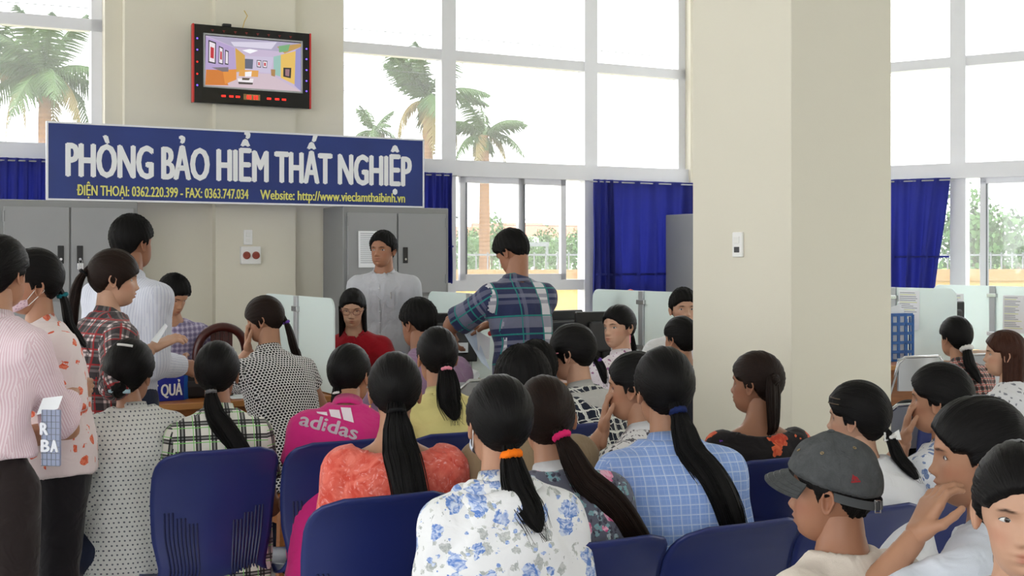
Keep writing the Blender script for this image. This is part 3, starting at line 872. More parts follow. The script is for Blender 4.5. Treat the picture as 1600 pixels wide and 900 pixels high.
# ------------------------------------------------------------ things on the desks
def on_desk(px, q): return FD.t(px, q)
def name_plate():
    root = thing('desk_plate', 'small blue desk plate with white letters', 'sign'); FD.put(root, on_desk(258, -.48), -.48, TOPZ, .1)
    n = plain('blue_acrylic', (28, 44, 150), .25, .5)
    MB().rbox(-.14, .10, 0, .012, 0, .125, .003).build('plate', n, root)
    MB().add([(.10, 0, 0), (.14, .05, 0), (.14, .05, .125), (.10, 0, .125), (.10, .012, 0), (.135, .058, 0), (.135, .058, .125), (.10, .012, .125)],
             [(0, 1, 2, 3), (5, 4, 7, 6), (0, 3, 7, 4), (1, 5, 6, 2), (3, 2, 6, 7), (0, 4, 5, 1)]).build('side_wing', plain('clear_blue_acrylic', (36, 96, 190), .2), root)
    V, F = letters('KẾT QUẢ', .215, .058, .03)
    V[:, 0] -= .02; V[:, 1] -= .003; V[:, 2] += .028
    MB().add(V, F).build('lettering', M['white'], root)
name_plate()
def printer(px, q, label):
    root = thing('printer', label, 'printer'); FD.put(root, on_desk(px, q), q, TOPZ)
    MB().rbox(-.17, .17, -.14, .14, 0, .15, .012).build('case', M['black'], root)
    MB().rbox(-.13, .13, -.145, -.1, .06, .09, .003).build('paper_slot', M['dark'], root)
    MB().rbox(-.14, .14, -.05, .13, .15, .165, .005).build('lid', M['dark'], root)
printer(305, -.28, 'black desktop printer behind the blue plate')
def monitor(px, q, rot, label, sticker=True, w=.44):
    root = thing('monitor', label, 'monitor', group='black desk monitors'); FD.put(root, on_desk(px, q), q, TOPZ, rot)
    MB().rbox(-w / 2, w / 2, -.012, .02, .10, .40, .01).build('bezel', M['black'], root)
    MB().rbox(-w * .3, w * .3, -.05, -.012, .15, .34, .015).build('back_housing', M['dark'], root)
    MB().rbox(-w / 2 + .015, w / 2 - .015, .02, .023, .115, .385, .001).build('screen', plain('lit_screen', (90, 110, 140), .2), root)
    MB().rbox(-.025, .025, -.035, -.012, .01, .22, .005).build('stand', M['black'], root)
    MB().lathe([(.11, 0), (.11, .008), (.04, .018), (.02, .03)], 20, (0, -.02, 0)).build('base', M['black'], root)
    if sticker:
        MB().rbox(.02, .12, -.053, -.05, .16, .22, .0008).build('sticker', M['paper'], root)
        MB().rbox(.025, .06, -.0545, -.053, .185, .215, .0005).build('yellow_mark', plain('sticker_yellow', (214, 190, 40), .6), root)
monitor(698, -.05, -.2, 'black monitor in front of the divider by the lavender shirt')
monitor(868, -.05, .15, 'black monitor behind the plaid-shirted man')
monitor(944, -.32, -.1, 'dark monitor with a yellow sticker beside the woman looking round', w=.40)
monitor(1484, -.02, 0, 'black monitor behind the woman with white scrunchie', False, .3)
def loose_sheets(px, q, n, label, seed, rot=0.0):
    rs = random.Random(seed)
    for i in range(n):
        o = MB().box(-.105, .105, -.148, .148, 0, .0012).build('paper_sheet', M['paper'], None, False, label, 'paper', 'loose sheets on the desks')
        FD.put(o, on_desk(px, q) + rs.uniform(-.06, .06), q + rs.uniform(-.04, .04), TOPZ + .0014 * i + .0005, rot + rs.uniform(-.5, .5))
loose_sheets(392, -.42, 3, 'white sheet lying before the polka-dot blouse', 1)
loose_sheets(727, -.36, 4, 'white sheet lying by the lavender-shirted man', 2)
def crumpled(px, q, label, seed):
    rs = np.random.RandomState(seed); bm = bmesh.new(); bmesh.ops.create_icosphere(bm, subdivisions=2, radius=.06)
    for v in bm.verts: v.co *= 1 + rs.uniform(-.35, .25); v.co.z *= .7
    me = bpy.data.meshes.new('crumpled_paper'); bm.to_mesh(me); bm.free(); me.materials.append(M['paper'])
    o = link(bpy.data.objects.new('crumpled_paper', me)); tag(o, label, 'paper'); FD.put(o, on_desk(px, q), q, TOPZ + .045)
crumpled(733, -.34, 'crumpled white paper on the desk by the monitor', 4)
def file_box():
    root = thing('file_box', 'blue plastic file box with open grid sides', 'file box'); FD.put(root, on_desk(1404, -.38), -.38, TOPZ, -.1)
    bl = plain('blue_file_plastic', (30, 92, 168), .35)
    w, d, h = .25, .28, .33
    def lattice(name, P, nu, nv, bar):
        mb = MB()
        for i in range(nu + 1): P(mb, i / nu, None, bar)
        for j in range(nv + 1): P(mb, None, j / nv, bar)
        mb.build(name, bl, root)
    def front(mb, u, v, b):
        if u is not None: mb.box(-w / 2 + u * w - b, -w / 2 + u * w + b, -.004, .004, 0, h)
        else: mb.box(-w / 2, w / 2, -.004, .004, v * h - b, v * h + b)
    def side_at(x):
        def f(mb, u, v, b):
            hh = lambda s: h * (1 - .45 * s)
            if u is not None: mb.box(x - .004, x + .004, u * d - b, u * d + b, 0, hh(u))
            else: mb.box(x - .004, x + .004, 0, d * min(1, 1 if v < .55 else (1 - v) / .45 + .05), v * h - b, v * h + b)
        return f
    lattice('front_grid', front, 4, 5, .011)
    lattice('side_grid', side_at(-w / 2), 9, 5, .005); lattice('side_grid', side_at(w / 2), 9, 5, .005)
    MB().box(-w / 2, w / 2, d - .004, d + .004, 0, h * .55).build('back_panel', bl, root)
    MB().box(-w / 2, w / 2, 0, d, 0, .006).build('bottom', bl, root)
    for i in range(5):
        o = MB().add([(-.09 + .01 * i, .03 + .03 * i, .01), (.09, .035 + .03 * i, .01), (.10, .03 + .03 * i, .34 + .03 * (i % 3)), (-.08, .02 + .03 * i, .36 - .02 * (i % 2)), (-.09 + .01 * i, .032 + .03 * i, .01), (.09, .037 + .03 * i, .01), (.10, .032 + .03 * i, .34 + .03 * (i % 3)), (-.08, .022 + .03 * i, .36 - .02 * (i % 2))],
                     [(0, 1, 2, 3), (7, 6, 5, 4), (0, 3, 7, 4), (1, 5, 6, 2), (3, 2, 6, 7), (0, 4, 5, 1)]).build('paper_sheet', M['paper'], None, False, 'white sheet standing in the blue file box', 'paper', 'sheets in the file box')
        FD.put(o, on_desk(1404, -.38), -.38, TOPZ + .004, -.1)
file_box()
b = MB(); b.lathe([(.0, 0), (.09, .0), (.10, .03), (.07, .07), (.02, .09), (.0, .10)], 20)
root = thing('desk_bell', 'dark domed object with red knob on the staff desk', 'bell'); FD.put(root, FD.t(985, .3), .3, 1.16)
b.build('dome', M['black'], root, True); MB().lathe([(.0, .1), (.025, .105), (.025, .125), (.0, .135)], 12).build('knob', M['red'], root, True)
MB().rbox(-.03, .03, -.03, .03, -.385, 0, .004).build('stand', M['dark'], root)

# ------------------------------------------------------------ chairs behind and before the desks
def arch_chair(px, q, rot, label):
    root = thing('wooden_armchair', label, 'chair', group='dark wooden staff chairs'); FD.put(root, FD.t(px, q), q, 0, rot)
    arch = [(.15 * math.cos(a), .02 * math.sin(a), .86 + .24 * max(0, math.sin(a)) ** .6) for a in np.linspace(0, math.pi, 21)]
    MB().tube([(.17, 0, .45)] + arch + [(-.17, 0, .45)], .026, 10).build('back_frame', M['darkwood'], root, True)
    for x in (-.052, -.026, 0, .026, .052): MB().rbox(x - .012, x + .012, -.008, .012, .46, 1.08, .003).build('slat', M['darkwood'], root)
    MB().rbox(-.23, .23, -.03, .42, .42, .46, .012).build('seat', M['darkwood'], root)
    for x in (-.2, .2):
        for y in (0, .38): MB().tube([(x, y, 0), (x, y, .43)], .02, 8).build('leg', M['darkwood'], root)
        MB().tube([(x * 1.1, 0, .66), (x * 1.15, .2, .68), (x * 1.15, .36, .66), (x * 1.1, .38, .44)], .018, 8).build('armrest', M['darkwood'], root, True)
arch_chair(346, .42, math.pi, 'dark red wooden chair with round slatted back behind the desk')
arch_chair(925, .45, math.pi, 'dark arched wooden chair by the window behind the dividers')

def folding_chair(X, Y, rz, label, top=.84):
    root = thing('folding_chair', label, 'chair', (X, Y, 0), rz, 'grey steel folding chairs')
    k = top / .84
    tu = lambda pts: MB().tube(pts, .011, 8)
    U = [(-.2, .36, .02), (-.2, .05, .46), (-.2, -.06, .70 * k), (-.19, -.085, .80 * k), (-.14, -.095, .835 * k), (.14, -.095, .835 * k), (.19, -.085, .80 * k), (.2, -.06, .70 * k), (.2, .05, .46), (.2, .36, .02)]
    tu(U).build('front_frame', M['chrome'], root, True)
    for x in (-.18, .18): tu([(x, -.12, .02), (x, .12, .30), (x, .26, .46)]).build('rear_leg', M['chrome'], root, True)
    P = [[(x, -.085 - .05 * (1 - (x / .19) ** 2) - .0, z) for x in np.linspace(-.19, .19, 9)] for z in np.linspace(.62 * k, .83 * k, 5)]
    Q = [[(x, y + .012, z) for x, y, z in r] for r in P]
    MB().grid(P).grid(Q, flip=True).build('backrest', M['silver'], root, True)
    MB().rbox(-.19, .19, -.02, .34, .43, .465, .015).build('seat', M['silver'], root)
    for z in (.2,): tu([(-.18, 0, z), (.18, 0, z)]).build('crossbar', M['chrome'], root)
for px, Z, rz, lb, tp_ in ((1424, 8.55, .45, 'grey steel folding chair in front of the blue file box', .86), (1530, 8.75, .4, 'grey steel folding chair beside the woman with white scrunchie', .86),
                           (760, 6.3, .5, 'grey steel folding chair by the lavender-shirted man', .92), (1412, 6.3, .5, 'grey steel folding chair by the thick pillar', .80)):
    folding_chair((px - 800) / FPX * Z, Z, rz, lb, tp_)

# ------------------------------------------------------------ benches of moulded seats
def seat_meshes():
    prof = np.array([(-.045, .865), (-.03, .85), (-.005, .80), (.022, .72), (.038, .64), (.042, .56), (.036, .50), (.036, .45), (.055, .415), (.10, .40), (.18, .392), (.28, .40), (.37, .415), (.42, .41), (.445, .385)])
    # resample by arc length
    d = np.r_[0, np.cumsum(np.linalg.norm(np.diff(prof, axis=0), axis=1))]
    s = np.linspace(0, d[-1], 44); py = np.interp(s, d, prof[:, 0]); pz = np.interp(s, d, prof[:, 1])
    for _ in range(2):
        py[1:-1] = (py[:-2] + 2 * py[1:-1] + py[2:]) / 4; pz[1:-1] = (pz[:-2] + 2 * pz[1:-1] + pz[2:]) / 4
    nu = 25; u = np.linspace(-1, 1, nu)
    P = np.zeros((44, nu, 3))
    def half(sv):
        w = np.interp(sv / d[-1], [0, .06, .2, .36, .48, .58, .8, 1], [.214, .214, .214, .205, .182, .205, .215, .19])
        Rc = .085
        if sv < Rc: w -= Rc - math.sqrt(max(0, Rc * Rc - (Rc - sv) ** 2)) * .98
        return w
    for i in range(44):
        hw = half(s[i]); back = 1 if s[i] < .5 else 0
        for j, uu in enumerate(u):
            top = max(0, 1 - s[i] / .10)
            P[i, j] = (hw * uu, py[i] + (.035 * uu * uu if s[i] < .46 else .035 * uu * uu * max(0, 1 - (s[i] - .46) / .08)) * (1 - .9 * top), pz[i] + (.02 * uu * uu if s[i] > .58 else 0))
    N = np.zeros_like(P)
    gi = np.gradient(P, axis=0); gj = np.gradient(P, axis=1); N = np.cross(gj, gi); N /= np.linalg.norm(N, axis=2, keepdims=True) + 1e-9
    Q = P + N * .009
    mb = MB().grid(P, flip=True).grid(Q)
    o = 44 * nu
    b = [(0, j) for j in range(nu)] + [(i, nu - 1) for i in range(1, 44)] + [(43, j) for j in range(nu - 2, -1, -1)] + [(i, 0) for i in range(42, 0, -1)]
    for (a1, b1), (a2, b2) in zip(b, b[1:] + b[:1]):
        x, y = a1 * nu + b1, a2 * nu + b2
        mb.f.append((x, y, y + o, x + o)); mb.m.append(0)
    shell = mb.mesh('seat_shell'); shell.polygons.foreach_set('use_smooth', [True] * len(shell.polygons))
    rib = MB()
    sg = -1 if (Q[10, 12, 1] > P[10, 12, 1]) else 1
    for side in (-1, 1):
        for k in range(9):
            uu = side * (.30 + .062 * k); pts = []
            for i in range(11 + (8 - k) // 3, 24):
                jf = (uu + 1) / 2 * (nu - 1); j = int(jf); fr = jf - j
                back = P if P[10, 12, 1] < Q[10, 12, 1] else Q
                p = back[i, j] * (1 - fr) + back[i, min(j + 1, nu - 1)] * fr
                pts.append(p + np.array([0, -.0015, 0]))
            rib.tube(pts, .0036, 5)
    slit_strips = rib.mesh('slit_strips')
    return shell, slit_strips
SEAT_ME, SLIT_ME = seat_meshes()
M['seat'] = plain('navy_seat_plastic', (34, 46, 106), .34, .5, var=.05)
M['rib'] = plain('navy_slit_shade', (22, 30, 76), .4, .5)  # raised strips, coloured darker to stand in for shaded slits
SEAT_ME.materials.append(M['seat']); SLIT_ME.materials.append(M['rib'])
PITCH = .445
class Row:
    def __init__(s, px, Z, deg=28.4): s.f = Frame((px - 800) / FPX * Z, Z, deg)
ROWA, ROWB, ROWC = Row(342, 4.27), Row(600, 3.45), Row(935, 3.1)
ROWD = Row(1303, 1.98)
def bench(row, ts, label, zs=1.0, group='rows of navy moulded seats'):
    root = thing('waiting_bench', label, 'bench', group=group); row.f.put(root, ts[0])
    for t in ts:
        x = t - ts[0]
        o = bpy.data.objects.new('seat', SEAT_ME); link(o, root); o.location = (x, 0, 0); o.scale = (1, 1, zs)
        r = bpy.data.objects.new('slit_strips', SLIT_ME); link(r, o); r['kind'] = 'stuff'
        MB().rbox(x - .12, x + .12, .1, .34, .345 * zs, .385 * zs, .005).build('seat_bracket', M['black'], root)
    L = ts[-1] - ts[0]
    MB().rbox(-.2, L + .2, .17, .25, .29 * zs, .345 * zs, .006).build('beam', M['black'], root)
    for x in ((.0, L) if L > .6 else (L / 2,)):
        MB().tube([(x, .21, .30 * zs), (x, .21, .03)], .03, 10).build('leg', M['chrome'], root, True)
        MB().tube([(x, -.06, .02), (x, .05, .045), (x, .21, .05), (x, .37, .045), (x, .48, .02)], .022, 8).build('foot', M['chrome'], root, True)
    return root
bench(ROWA, [k * PITCH for k in range(4)], 'navy moulded bench behind the plaid, pink and yellow shirts')
bench(ROWA, [3.48 + k * PITCH for k in range(2)], 'navy moulded bench beyond the thick pillar beside the folding chairs')
bench(ROWB, [0], 'single navy moulded seat behind the coral blouse')
bench(ROWB, [.46 + k * PITCH for k in range(3)], 'navy moulded bench under the black floral dress and khaki shirt')
bench(ROWC, [k * PITCH * .97 for k in range(4)], 'navy moulded bench behind the blue checked shirt', .95)
bench(ROWD, [k * PITCH for k in range(2)], 'navy moulded bench under the man in the grey cap', .95)
def stool(X, Y, rz, label, col, h=.40):
    root = thing('plastic_stool', label, 'stool', (X, Y, 0), rz, 'plastic stools')
    MB().rbox(-.15, .15, -.15, .15, h - .03, h, .014).build('seat', col, root)
    for sx in (-1, 1):
        for sy in (-1, 1):
            MB().tube([(sx * .125, sy * .125, h - .02), (sx * .165, sy * .165, .0)], [.028, .018], 8).build('leg', col, root)
    for sx in (-1, 1): MB().rbox(sx * .14 - .006, sx * .14 + .006, -.13, .13, h - .14, h - .03, .003).build('skirt', col, root)
    for sy in (-1, 1): MB().rbox(-.13, .13, sy * .14 - .006, sy * .14 + .006, h - .14, h - .03, .003).build('skirt', col, root)
# ------------------------------------------------------------ implicit bodies meshed by surface nets
def nrm(v):
    v = np.asarray(v, float); return v / (np.linalg.norm(v) + 1e-12)

def smin(a, b, k):
    h = np.clip(.5 + .5 * (b - a) / k, 0, 1)
    return b + (a - b) * h - k * h * (1 - h)

class SDF:
    def __init__(s): s.ops = []
    def add(s, fn, lo, hi, k=.02, sub=False): s.ops.append((fn, np.array(lo, float), np.array(hi, float), k, sub))
    def cap(s, a, b, ra, rb, k=.02, flat=None, fr=1.0, cut=False, sub=False):
        """tapered capsule; flat = axis along which the section is squeezed by fr; cut = flat end at b"""
        a = np.asarray(a, float); b = np.asarray(b, float); d = b - a; L2 = d.dot(d) + 1e-12; L = math.sqrt(L2)
        fl = None if flat is None else nrm(np.asarray(flat) - d * (np.asarray(flat).dot(d) / L2))
        def fn(P):
            q = P - a; t = q.dot(d) / L2; h = np.clip(t, 0, 1)
            r = ra + (rb - ra) * h
            w = q - h[:, None] * d
            if fl is not None:
                c = w.dot(fl); w = w + (c * (1 / fr - 1))[:, None] * fl
            dd = np.sqrt((w * w).sum(1)) - r
            if cut: dd = np.maximum(dd, (t - 1) * L)
            return dd
        R = max(ra, rb)
        s.add(fn, np.minimum(a, b) - R, np.maximum(a, b) + R, k, sub)
    def ell(s, c, r, R=None, k=.02, sub=False):
        c = np.asarray(c, float); r = np.asarray(r, float); R = np.eye(3) if R is None else np.asarray(R)
        def fn(P):
            q = (P - c).dot(R); k0 = np.sqrt(((q / r) ** 2).sum(1)); k1 = np.sqrt(((q / r ** 2) ** 2).sum(1)) + 1e-9
            return k0 * (k0 - 1) / k1
        s.add(fn, c - r.max(), c + r.max(), k, sub)
    def trunk(s, o, U, V, W, ts, rx, ry, yo, k=.03):
        ts, rx, ry, yo = map(np.asarray, (ts, rx, ry, yo))
        def fn(P):
            q = P - o; x = q.dot(U); y = q.dot(V); t = q.dot(W)
            a = np.interp(t, ts, rx); b = np.interp(t, ts, ry); c = np.interp(t, ts, yo)
            e = np.sqrt((x / a) ** 2 + ((y - c) / b) ** 2)
            d = (e - 1) * np.minimum(a, b)
            return np.maximum(d, np.maximum(t - ts[-1], ts[0] - t))
        pts = np.array([o + W * t + sx * U * max(rx) + sy * V * (max(ry) + max(abs(yo))) for t in (ts[0], ts[-1]) for sx in (-1, 1) for sy in (-1, 1)])
        s.add(fn, pts.min(0), pts.max(0), k)
    def at(s, P):
        P = np.atleast_2d(P); D = np.full(len(P), .3)
        for fn, lo, hi, k, sub in s.ops:
            d = fn(P)
            D = np.maximum(D, -d) if sub else smin(D, d, k)
        return D
    def mesh(s, h):
        lo = np.min([o[1] for o in s.ops if not o[4]], axis=0) - 3 * h; hi = np.max([o[2] for o in s.ops if not o[4]], axis=0) + 3 * h
        n = np.ceil((hi - lo) / h).astype(int) + 1
        ax = [lo[i] + h * np.arange(n[i]) for i in range(3)]
        D = np.full(n, .3, np.float32)
        for fn, a, b, k, sub in s.ops:
            pad = k + 2 * h
            i0 = np.clip(np.floor((a - pad - lo) / h).astype(int), 0, n); i1 = np.clip(np.ceil((b + pad - lo) / h).astype(int) + 1, 0, n)
            if (i1 <= i0).any(): continue
            g = np.stack(np.meshgrid(*[ax[i][i0[i]:i1[i]] for i in range(3)], indexing='ij'), -1).reshape(-1, 3)
            sl = tuple(slice(i0[i], i1[i]) for i in range(3))
            d = fn(g).reshape(i1 - i0)
            D[sl] = np.maximum(D[sl], -d) if sub else smin(D[sl], d, k)
        return nets(D, lo, h)

CORN = np.array([(i, j, k) for i in (0, 1) for j in (0, 1) for k in (0, 1)])
EDG = [(a, b) for a in range(8) for b in range(a + 1, 8) if np.abs(CORN[a] - CORN[b]).sum() == 1]
def nets(D, lo, h):
    S = D < 0
    c = np.zeros(np.array(D.shape) - 1, np.int8)
    for i, j, k in CORN: c += S[i:S.shape[0] - 1 + i, j:S.shape[1] - 1 + j, k:S.shape[2] - 1 + k]
    act = (c > 0) & (c < 8); I = np.argwhere(act)
    idx = np.full(act.shape, -1, np.int64); idx[act] = np.arange(len(I))
    acc = np.zeros((len(I), 3)); cnt = np.zeros(len(I))
    vals = [D[I[:, 0] + a, I[:, 1] + b, I[:, 2] + d] for a, b, d in CORN]
    for a, b in EDG:
        da, db = vals[a], vals[b]; m = (da < 0) != (db < 0)
        t = np.where(m, da / np.where(m, da - db, 1), 0)
        acc += np.where(m[:, None], CORN[a] + t[:, None] * (CORN[b] - CORN[a]), 0); cnt += m
    V = lo + h * (I + acc / cnt[:, None])
    F = []
    for axis in range(3):
        s0 = [slice(None)] * 3; s1 = [slice(None)] * 3; s0[axis] = slice(0, -1); s1[axis] = slice(1, None)
        A, B = S[tuple(s0)], S[tuple(s1)]
        o1, o2 = (axis + 1) % 3, (axis + 2) % 3
        for flip, mk in ((0, A & ~B), (1, ~A & B)):
            E = np.argwhere(mk)
            E = E[(E[:, o1] > 0) & (E[:, o2] > 0) & (E[:, o1] < act.shape[o1]) & (E[:, o2] < act.shape[o2])]
            if not len(E): continue
            q = []
            for u, v in ((1, 1), (0, 1), (0, 0), (1, 0)):
                e = E.copy(); e[:, o1] -= u; e[:, o2] -= v; q.append(idx[e[:, 0], e[:, 1], e[:, 2]])
            q = np.stack(q, 1)
            F.append(q if not flip else q[:, ::-1])
    return V, np.concatenate(F)

def folds(V, amp, seed, scale=1.0):
    rs = np.random.RandomState(seed); d = np.zeros(len(V))
    for i in range(7):
        k = rs.normal(0, 1, 3) * (10 + 6 * i) * scale; k[2] *= .6
        d += np.sin(V.dot(k) + rs.uniform(0, 6) + 1.5 * np.sin(V.dot(rs.normal(0, 1, 3) * 9))) / (1 + .35 * i)
    return amp * (1 - np.abs(d) / 2.2)

def vnormals(V, F):
    n = np.cross(V[F[:, 2]] - V[F[:, 0]], V[F[:, 3]] - V[F[:, 1]])
    N = np.zeros_like(V)
    for i in range(4): np.add.at(N, F[:, i], n)
    return N / (np.linalg.norm(N, axis=1, keepdims=True) + 1e-12)

# ------------------------------------------------------------ heads
def ray_ell(d, c, r):
    c, r = np.array(c), np.array(r)
    a = ((d / r) ** 2).sum(-1); b = (d * c / r ** 2).sum(-1); cc = ((c / r) ** 2).sum() - 1
    return (b + np.sqrt(np.maximum(b * b - a * cc, 1e-9))) / a

def skull(d, male=False):
    w = 1.04 if male else 1.0
    r1 = ray_ell(d, (0, -.010, .022), (.0735 * w, .094, .093))
    r2 = ray_ell(d, (0, .028, -.050), (.054 * w * w, .058, .064))
    return -smin(-r1, -r2, .022)

def head_dirs(na, npz, front=True):
    s = np.linspace(0, 2 * math.pi, na, endpoint=False)
    az = s + .42 * np.sin(s) if front else s       # dense around az = pi (the face)
    ph = np.linspace(.03, math.pi - .03, npz)
    A, Pp = np.meshgrid(az, ph)
    return np.stack([-np.sin(A) * np.sin(Pp), -np.cos(A) * np.sin(Pp), np.cos(Pp)], -1)

def wrap_faces(a, b, base=0):
    i, j = np.meshgrid(np.arange(a - 1), np.arange(b), indexing='ij'); i, j = i.ravel(), j.ravel(); j2 = (j + 1) % b
    return np.stack([i * b + j, (i + 1) * b + j, (i + 1) * b + j2, i * b + j2], 1) + base

def head_surface(na, npz, male=False, seed=0):
    d = head_dirs(na, npz); r = skull(d, male); P = d * r[..., None]
    x, y, z = P[..., 0], P[..., 1], P[..., 2]; ax = np.abs(x); rs = random.Random(seed)
    g = lambda v, c, s: np.exp(-((v - c) / s) ** 2)
    f = np.clip(y / .03, 0, 1)
    dy = .0145 * g(z, -.030, .012) * g(x, 0, .0115) + .0085 * g(z, -.010, .02) * g(x, 0, .009) + .007 * g(ax, .0125, .0055) * g(z, -.034, .0075)
    dy -= .0085 * g(ax, .031, .015) * g(z, .002, .011)
    dy += .0045 * g(ax, .028, .022) * g(z, .022, .008)
    dy -= .003 * g(x, 0, .012) * g(z, -.044, .005)
    dy += .0065 * g(x, 0, .019) * g(z, -.0545, .0055) + .0068 * g(x, 0, .017) * g(z, -.0675, .006) - .0045 * g(x, 0, .021) * g(z, -.061, .0024)
    dy -= .0035 * g(x, 0, .02) * g(z, -.078, .005)
    dy += .006 * g(x, 0, .02) * g(z, -.094, .013)
    dy += .003 * g(ax, .045, .014) * g(z, -.018, .016)
    P = P.copy(); P[..., 1] += dy * f
    P[..., 0] += np.sign(x) * .003 * g(ax, .055, .02) * g(z, -.02, .02) * f
    tint = np.ones(P.shape)
    lip = np.clip(1.6 * (g(x, 0, .0195) * (g(z, -.0555, .0058) + g(z, -.0668, .0062))) - .55, 0, 1) * f
    lc = np.array((.80, .50, .50)) if not male else np.array((.82, .60, .58))
    tint = tint * (1 - lip[..., None]) + lc * lip[..., None]
    br = np.clip(2.2 * g(ax, .031, .0165) * g(z, .0205 + .12 * (ax - .03) * (ax < .036) - .25 * np.maximum(ax - .036, 0), .0034) - .5, 0, 1) * f
    tint = tint * (1 - br[..., None]) + np.array((.10, .08, .07)) * br[..., None]
    blush = (g(ax, .045, .018) * g(z, -.03, .02) * f)[..., None]
    tint = tint * (1 - .12 * blush * np.array((0, 1, 1)))
    return P, tint

def ear_surface(side):
    th = np.linspace(0, 2 * math.pi, 16, endpoint=False); V = []
    prof = [(0.0, -.006), (.5, -.005), (.8, -.001), (1.0, .004), (.98, .009), (.8, .011), (.6, .005), (.3, .001), (.05, .001)]
    for rr, out in prof:
        for t in th:
            yy = rr * .017 * math.cos(t) * (1.05 if math.sin(t) > 0 else .8); zz = rr * .029 * math.sin(t)
            V.append((side * (.0715 + out + .3 * max(0, -yy)), -.012 + yy - .14 * (zz), -.010 + zz))
    V = np.array(V)
    F = wrap_faces(len(prof), 16)
    return V, (F if side < 0 else F[:, ::-1])

def poly_sd(poly, X, Y):
    poly = np.array(poly); n = len(poly); d = np.full(X.shape, 1e9); s = np.ones(X.shape)
    for i in range(n):
        a, b = poly[i], poly[i - 1]; e = b - a; wx, wy = X - a[0], Y - a[1]
        t = np.clip((wx * e[0] + wy * e[1]) / e.dot(e), 0, 1)
        d = np.minimum(d, (wx - e[0] * t) ** 2 + (wy - e[1] * t) ** 2)
        c1, c2, c3 = Y >= a[1], Y < b[1], e[0] * wy > e[1] * wx
        fl = (c1 & c2 & c3) | (~c1 & ~c2 & ~c3)
        s = np.where(fl, -s, s)
    return -s * np.sqrt(d)      # positive inside

HAIRLINE = {
    'pony': [(.090, .062), (.072, .040), (.050, .014), (.022, .010), (.014, -.020), (.000, -.012), (-.022, -.016), (-.036, -.045), (-.050, -.080), (-.13, -.105), (-.2, 0), (-.1, .2), (.07, .2), (.12, .09)],
    'fringe': [(.105, .034), (.086, .026), (.060, .006), (.030, -.020), (.016, -.052), (.002, -.030), (-.022, -.020), (-.036, -.045), (-.050, -.085), (-.13, -.105), (-.2, 0), (-.1, .2), (.07, .2), (.14, .09)],
    'short': [(.094, .052), (.072, .042), (.052, .020), (.024, .012), (.014, -.022), (.002, -.006), (-.024, .0), (-.040, -.035), (-.050, -.064), (-.13, -.085), (-.2, 0), (-.1, .2), (.07, .2), (.13, .09)],
    'swept': [(.088, .074), (.074, .060), (.056, .030), (.026, .014), (.014, -.022), (.002, -.006), (-.024, .0), (-.040, -.035), (-.050, -.064), (-.13, -.085), (-.2, 0), (-.1, .2), (.06, .2), (.11, .10)],
    'loose': [(.096, .058), (.072, .040), (.046, .006), (.026, -.03), (.022, -.075), (-.05, -.11), (-.13, -.12), (-.2, 0), (-.1, .2), (.07, .2), (.13, .09)]}

def hair_cap(kind, thick, root, seed, na=76, npz=52, male=False, line=None, ridge=.0013):
    d = head_dirs(na, npz, False); r = skull(d, male); P = d * r[..., None]
    x, y, z = P[..., 0], P[..., 1], P[..., 2]
    rs = np.random.RandomState(seed)
    jag = .002 if kind in ('short', 'fringe') else .0015
    az = np.arctan2(d[..., 0], d[..., 1])
    f = poly_sd(HAIRLINE[line or kind], y, z) + jag * np.sin(az * 19 + seed) * np.sin(az * 7 + 2 * seed)
    rd = nrm(root); u = np.cross(rd, (1, 0, 0)); u = nrm(u); v = np.cross(rd, u)
    ang = np.arctan2((d * v).sum(-1), (d * u).sum(-1)); dist = np.arccos(np.clip((d * rd).sum(-1), -1, 1))
    rid = np.zeros_like(ang)
    for k in (23, 37, 61): rid += np.sin(ang * k + rs.uniform(0, 6) + 2 * dist * rs.uniform(-1, 1)) / 2
    top = np.clip(d[..., 2] * .6 + .4, 0, 1); back = np.clip(-d[..., 1], 0, 1)
    T = thick * (.75 + .5 * top + .25 * back) + ridge * rid
    if kind == 'short': T = thick * (.35 + .8 * top + .1 * back) + .0026 * np.sin(ang * 31 + 9 * dist) * np.sin(dist * 23 + 3 * ang) + .002 * np.sin(ang * 53 + 4 * dist + seed)
    sm = np.clip((f + .003) / .013, 0, 1); sm = sm * sm * (3 - 2 * sm)
    R = r + (-.007) * (1 - sm) + T * sm
    V = d * R[..., None]
    return V.reshape(-1, 3), wrap_faces(npz, na), np.stack([ang / 6.2832, dist], -1).reshape(-1, 2), d, R

def eye_mesh(look=0.0, open_=1.0):
    """an almond patch in the xz plane facing +y; colours by place"""
    na, nr = 28, 8; V = []; C = []
    for i in range(nr + 1):
        s = i / nr
        for j in range(na):
            a = 6.2832 * j / na; ca, sa = math.cos(a), math.sin(a)
            xx = .0142 * s * ca; zz = (.0058 if sa > 0 else .0042) * open_ * s * sa * (1 - .35 * abs(ca) ** 3)
            V.append((xx, .0038 * (1 - (s * ca) ** 2 * .9) * (1 - .5 * (s * sa) ** 2) - .001, zz))
            dd = math.hypot(xx - look, zz - .0004)
            if s > .86 and sa > -.2: c = (.012, .010, .010)
            elif s > .94: c = (.20, .10, .08)
            elif dd < .0022: c = (.004, .004, .004)
            elif dd < .0052: c = (.028, .014, .009)
            else: c = (.70, .68, .66)
            C.append(c)
    return np.array(V), wrap_faces(nr + 1, na), np.array(C)

